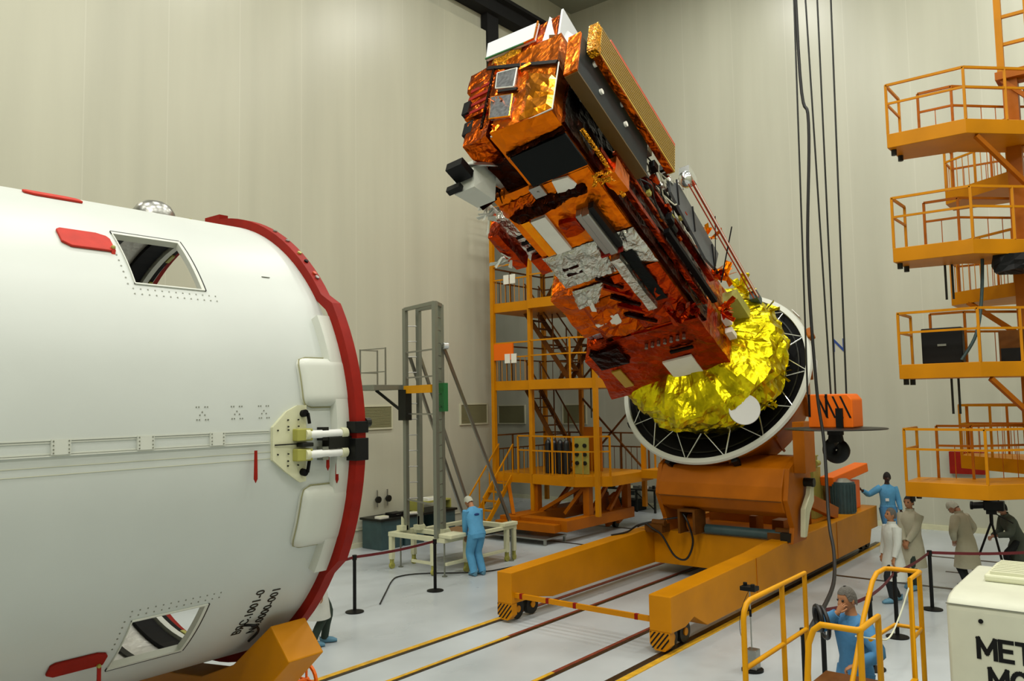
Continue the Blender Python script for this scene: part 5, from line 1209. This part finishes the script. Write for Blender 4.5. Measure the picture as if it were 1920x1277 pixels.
# ================================================================== PEOPLE
def ik(a, b, l1, l2, hint):
    a = V(a); b = V(b); d = b - a; L = min(d.length, (l1 + l2) * .995); d = d.normalized(); b = a + d * L
    c = (l1 * l1 - l2 * l2 + L * L) / (2 * L); h = math.sqrt(max(0, l1 * l1 - c * c)); hint = V(hint); n = hint - d * hint.dot(d)
    return a + d * c + n.normalized() * h, b
def person(loc, yaw, label, P):
    """local axes: x forward, y left, z up; P: pose and clothing"""
    t = thing('person', loc, label, 'person'); LOC[t] = V((0, 0, 0)); t.rotation_euler = (0, 0, rad(yaw))
    H = P.get('h', 1.75) / 1.75; lean = rad(P.get('lean', 0)); hipz = P.get('hip', .93) * H; hx = P.get('hipx', 0)
    hip = V((hx, 0, hipz))
    Rl = Matrix.Rotation(lean, 3, 'Y')
    def up(x, y, z): return hip + Rl @ (V((x, y, z)) * H)     # trunk space, z above hips
    waist = up(0, 0, .14); chest = up(.01, 0, .38); nb = up(0, 0, .53); neck = up(.01, 0, .58)
    hl = rad(P.get('head', 0)); Rh = Matrix.Rotation(lean + hl, 3, 'Y'); tw = Matrix.Rotation(rad(P.get('turn', 0)), 3, 'Z')
    hc = neck + (Rh @ V((.02, 0, .135))) * H
    def hd(x, y, z): return hc + Rh @ (tw @ (V((x, y, z)) * H))
    sk = P.get('skin', 'skin')
    sh = {s: up(0, .185 * s, .47) for s in (1, -1)}
    body = M()
    # trunk
    def tr_(z, a, b, x=0): c = up(x, 0, z); return (c, Rl @ V((0, a * H, 0)), Rl @ V((b * H, 0, 0)))
    body.rings([tr_(-.1, .12, .09), tr_(0, .155, .105), tr_(.14, .135, .095), tr_(.36, .165, .11, .01), tr_(.47, .165, .09), tr_(.53, .07, .065), tr_(.6, .052, .055, .01), tr_(.66, .05, .055, .02)], 16)
    # head
    def hf(p, d):
        x, y, z = p
        if z < 0: k = 1 - .28 * (-z / .125); y *= k; x = x * (k if x < 0 else 1 - .12 * (-z / .125))
        if x > .06 and abs(y) < .022 and -.05 < z < .02: x += .026 * (1 - (z + .05) / .07 * .7)      # nose
        if x > .05 and .018 < abs(y) < .05 and 0 < z < .03: x -= .012                                 # eye sockets
        if x > .05 and abs(y) < .03 and -.085 < z < -.06: x += .006
        return (Rh @ (tw @ (V((x, y, z)) * H)))
    body.sph(hc, (.1, .077, .125), 24, 18, hf)
    for s in (1, -1): body.sph(hd(-.005, .078 * s, -.005), (.02, .012, .032), 8, 6)
    body.cur = 1
    for s in (1, -1): body.sph(hd(.083, .033 * s, .012), .013, 8, 6)
    body.cur = 2; body.tube([hd(.092, -.024, -.067), hd(.098, 0, -.066), hd(.092, .024, -.067)], .006, 6); body.cur = 0
    # arms and hands
    wr = {}
    for s, key in ((1, 'handL'), (-1, 'handR')):
        w_ = P.get(key, (.06, .28 * s, -.14)); w_ = up(*w_) if not P.get('world') else V(w_)
        e, w_ = ik(sh[s], w_, .29 * H, .26 * H, P.get('elbow' + key[-1], (-.6, .5 * s, -.4)))
        wr[s] = (e, w_)
        body.tube([sh[s], sh[s] * .5 + e * .5, e, e * .5 + w_ * .5, w_], [.055 * H, .048 * H, .042 * H, .038 * H, .027 * H], 12)
        d = (w_ - e).normalized(); hdir = V(P.get('fdir' + key[-1], d)); hdir = (hdir + d * .3).normalized()
        side = hdir.cross(V((0, 0, 1)) if abs(hdir.z) < .8 else V((1, 0, 0))).normalized(); nrm = side.cross(hdir).normalized()
        curl = P.get('curl', 35)
        body.rings([(w_, side * .027, nrm * .02), (w_ + hdir * .045, side * .04, nrm * .016), (w_ + hdir * .09, side * .04, nrm * .013)], 10)
        pn = -nrm if nrm.x > 0 else nrm
        for i, (o, L) in enumerate(((-.03, .068), (-.01, .08), (.01, .075), (.03, .058))):
            p = w_ + hdir * .085 + side * o; q = [p]
            for k in range(3):
                a = rad(curl * (k + .5) / 1.5); p = p + (hdir * cos(a) + pn * sin(a)) * L / 3; q.append(p)
            body.tube(q, [.0095, .009, .0085, .007], 6)
        p = w_ + hdir * .03 + side * .035; body.tube([p, p + (side * .7 + hdir).normalized() * .035, p + (side * .4 + hdir * 1.1 + pn * .4).normalized() * .065], [.012, .011, .008], 6)
    # legs
    ft = {1: V(P.get('footL', (0, .11, 0))), -1: V(P.get('footR', (0, -.11, 0)))}; kn = {}; hj = {}
    for s in (1, -1):
        hj[s] = hip + V((0, .09 * s, -.04)) * H; an = ft[s] + V((-.02, 0, .09))
        k, an2 = ik(hj[s], an, .43 * H, .42 * H, P.get('knee', (1, 0, 0))); kn[s] = (k, an)
        body.tube([hj[s], k, an], [.085 * H, .055 * H, .04 * H], 12)
        body.rings([(an - V((.05, 0, .05)), V((0, .03, 0)), V((0, 0, .035))), (an + V((.02, 0, -.04)), V((0, .038, 0)), V((0, 0, .045))), (an + V((.15, 0, -.06)), V((0, .042, 0)), V((0, 0, .025)))], 10)
    part('body', body, [sk, 'eye', 'red_cover' if False else sk], t, smooth=70)
    # hair / cap
    hm = M(); ht = P.get('hair', 'hair_grey'); full = P.get('cap', False)
    def hairf(p, d):
        x, y, z = p
        return Rh @ (tw @ (V((x, y, z)) * H))
    nu, nv = 22, 10; top = []
    zmin = lambda ph: (-.03 if cos(ph) < .2 else (.07 if not full else .03)) if not P.get('bald') else (.02 if cos(ph) < .1 else .095)
    base = len(hm.v)
    for i in range(nv + 1):
        for j in range(nu):
            ph = 2 * pi * j / nu; c_ = cos(ph); lo = (.055 if full else .075) if c_ > .45 else (-.06 if c_ < -.2 else .0)
            if P.get('bald'): lo = .02 if c_ > -.1 else -.05
            zz = .138 + (lo - .138) * i / nv; rr = math.sqrt(max(0, 1 - (zz / .14) ** 2)) if zz > 0 else 1 - .3 * (-zz / .14) ** 2
            k = 1.0 if not full else 1.06 + .03 * ((j % 2))
            hm.v.append(hd((.108 * c_ - .004) * rr * k, .088 * sin(ph) * rr * k, zz * (1.02 if full else 1)))
    for i in range(nv):
        for j in range(nu):
            j2 = (j + 1) % nu; hm.face([base + i * nu + j, base + (i + 1) * nu + j, base + (i + 1) * nu + j2, base + i * nu + j2])
    part('cap' if full else 'hair', hm, ht, t, smooth=70)
    # clothing
    top_m = P['top']; cl = M(); k_ = P.get('bulk', 1.0)
    def rg_(z, a, b, x=0): c = up(x, 0, z); return (c, Rl @ V((0, a * H * k_, 0)), Rl @ V((b * H * k_, 0, 0)))
    coat = P.get('coat')
    rr = [rg_(.555, .075, .07), rg_(.525, .11, .085), rg_(.48, .19, .105), rg_(.38, .2, .135, .01), rg_(.25, .18, .125, .01), rg_(.12, .17, .12), rg_(.0, .19, .135), rg_(-.06, .195, .14)]
    if coat:
        rr = rr[:-1]; 
        for z, a, b in ((-.15, .205, .17), (-.32, .22, .195), (-.5, .235, .215)):
            c = hip + V((Rl @ V((0, 0, 0)))) + V((z * -.0, 0, z * H)) + V((P.get('sway', 0) * (-z), 0, 0)); rr.append((c, V((0, a * H * k_, 0)), V((b * H * k_, 0, 0))))
        rr.append((rr[-1][0] + V((0, 0, .01)), rr[-1][1] * .9, rr[-1][2] * .9)); 
    cl.rings(rr, 24, caps=not coat)
    for s in (1, -1):
        e, w_ = wr[s]; a = sh[s] + Rl @ V((0, -.02 * s, 0)); q = [a - (e - a).normalized() * .02, a * .55 + e * .45, e, e * .45 + w_ * .55, w_ - (w_ - e).normalized() * .02]
        cl.tube(smoothpath(q, 3), [x * H * k_ for x in (.08, .084, .082, .079, .074, .07, .066, .063, .06, .057, .053, .05, .048)], 14)
    tp = part('coat' if coat else 'jacket', cl, top_m, t, smooth=60)
    if coat:
        part('collar', M().rings([rg_(.53, .085, .08), rg_(.57, .07, .07), rg_(.6, .075, .075)], 16, caps=False), top_m, tp, smooth=60)
    bl = M(); bm_ = P['bottom']
    if not coat: bl.rings([rg_(.1, .172, .122), rg_(.02, .188, .135), rg_(-.06, .19, .138), rg_(-.14, .15, .12)], 20)
    for s in (1, -1):
        k, an = kn[s]; j = hj[s] + V((0, 0, .04)); q = [j, j * .5 + k * .5, k, k * .5 + an * .5, an + V((0, 0, -.02))]
        w0 = .8 if coat else 1.12
        bl.tube(smoothpath(q, 3), [x * H * w0 for x in (.11, .108, .104, .1, .096, .09, .086, .084, .082, .08, .078, .076, .074)], 14)
    part('trousers', bl, bm_, t, smooth=60)
    for s in (1, -1):
        an = kn[s][1]; f = M().rings([(an + V((-.075, 0, .0)), V((0, .03, 0)), V((0, 0, .03))), (an + V((-.06, 0, -.04)), V((0, .045, 0)), V((0, 0, .048))), (an + V((.03, 0, -.035)), V((0, .052, 0)), V((0, 0, .053))), (an + V((.14, 0, -.048)), V((0, .054, 0)), V((0, 0, .04))), (an + V((.2, 0, -.062)), V((0, .03, 0)), V((0, 0, .022)))], 14)
        part('shoe_cover', f, P.get('shoe', 'shoe_blue'), t, smooth=60)
    if P.get('logo'):
        c = up(-.135, 0, .36); part('back_logo', M().sph(c, (.012, .07, .028), 14, 8), 'logo_dark', tp)
    if P.get('badge'): part('badge', M().beam(up(.135, -.02, .2), up(.135, -.1, .2), .012, .07, (1, 0, 0) if False else (0, 0, 1)), 'white_label', tp)
    if P.get('belt'): part('belt', M().rings([rg_(.07, .178, .127), rg_(.03, .19, .137)], 20, caps=False), 'coverall_blue', tp)
    return t
# azimuth helper: camera looks along ~39 deg
person((13.62, 12.1, 0), 75, 'person in blue coveralls and white cap, seen from behind, bending over the cream cart', dict(h=1.78, lean=20, head=25, top='coverall_blue', bottom='coverall_blue', hair='cap_white', cap=True, logo=True, handL=(.3, .12, .0), handR=(.3, -.16, .02), footL=(0, .1, 0), footR=(0, -.12, 0), bulk=1.05, hip=.92))
person((8.27, 10.77, 0), -35, 'person in white coat and dark green trousers mostly hidden behind the fairing rim', dict(h=1.75, top='coat_white', bottom='trouser_green', coat=True, footL=(.14, .1, 0), footR=(-.06, -.1, 0), sway=.0))
person((22.0, 5.72, 0), 215, 'person in blue coveralls leaning one outstretched hand on the teal winch motor', dict(h=1.83, top='coverall_blue', bottom='coverall_blue2', skin='skin_dark', hair='hair_dark', bald=True, badge=True, belt=True, handL=(.12, .25, -.06), handR=(.12, -.62, .42), elbowR=(0, -1, -.5), footL=(0, .1, 0), footR=(.04, -.1, 0), shoe='coverall_blue2', turn=-10))
person((16.25, 4.18, 0), 135, 'short grey-haired person in bright white coat with blue overshoes, looking up to the left', dict(h=1.68, top='coat_white', bottom='trouser_dark', skin='skin', hair='hair_grey', coat=True, handL=(.12, .22, -.1), handR=(.1, -.22, -.1), footL=(.12, .09, 0), footR=(-.1, -.1, 0), head=-8, bulk=1.12))
person((17.55, 4.16, 0), 165, 'person in beige coat with hands clasped in front, behind the short person in white', dict(h=1.78, top='coat_beige', bottom='trouser_green', skin='skin', hair='hair_dark', coat=True, handL=(.2, .03, -.02), handR=(.2, -.03, -.02), elbowL=(-.3, 1, -.3), elbowR=(-.3, -1, -.3), footL=(.06, .09, 0), footR=(-.05, -.1, 0), bulk=1.1))
person((18.1, 3.3, 0), 70, 'person in pale coat seen from behind, stooping with hands at the waist', dict(h=1.72, lean=12, head=35, top='coat_beige', bottom='trouser_dark', skin='skin_pale', hair='cap_white', cap=True, coat=True, handL=(.12, .2, .06), handR=(.12, -.2, .06), elbowL=(-.4, 1, 0), elbowR=(-.4, -1, 0), footL=(-.02, .1, 0), footR=(.1, -.1, 0), shoe='shoe_dark', bulk=1.12))
person((19.8, 2.72, 0), 128, 'person in grey-green coat crouching behind the video camera at the right edge', dict(h=1.7, hip=.8, hipx=-.08, lean=26, head=-15, top='coat_green', bottom='trouser_dark', skin='skin_pale', hair='hair_dark', coat=True, handL=(.42, .1, .3), handR=(.4, -.12, .25), footL=(.12, .12, 0), footR=(-.2, -.1, 0), shoe='shoe_dark', bulk=1.1))
person((9.02, 2.74, 0), 150, 'grey-haired person in blue coveralls at the yellow steps, one hand raised to the mouth', dict(h=1.78, lean=3, top='coverall_blue2', bottom='coverall_blue2', skin='skin', hair='hair_grey', handR=(.17, -.0, .6), elbowR=(.5, -1, -.9), fdirR=(-.2, .2, .8), curl=70, handL=(.22, .22, .14), elbowL=(-.2, 1, -.5), bulk=1.05, head=6))
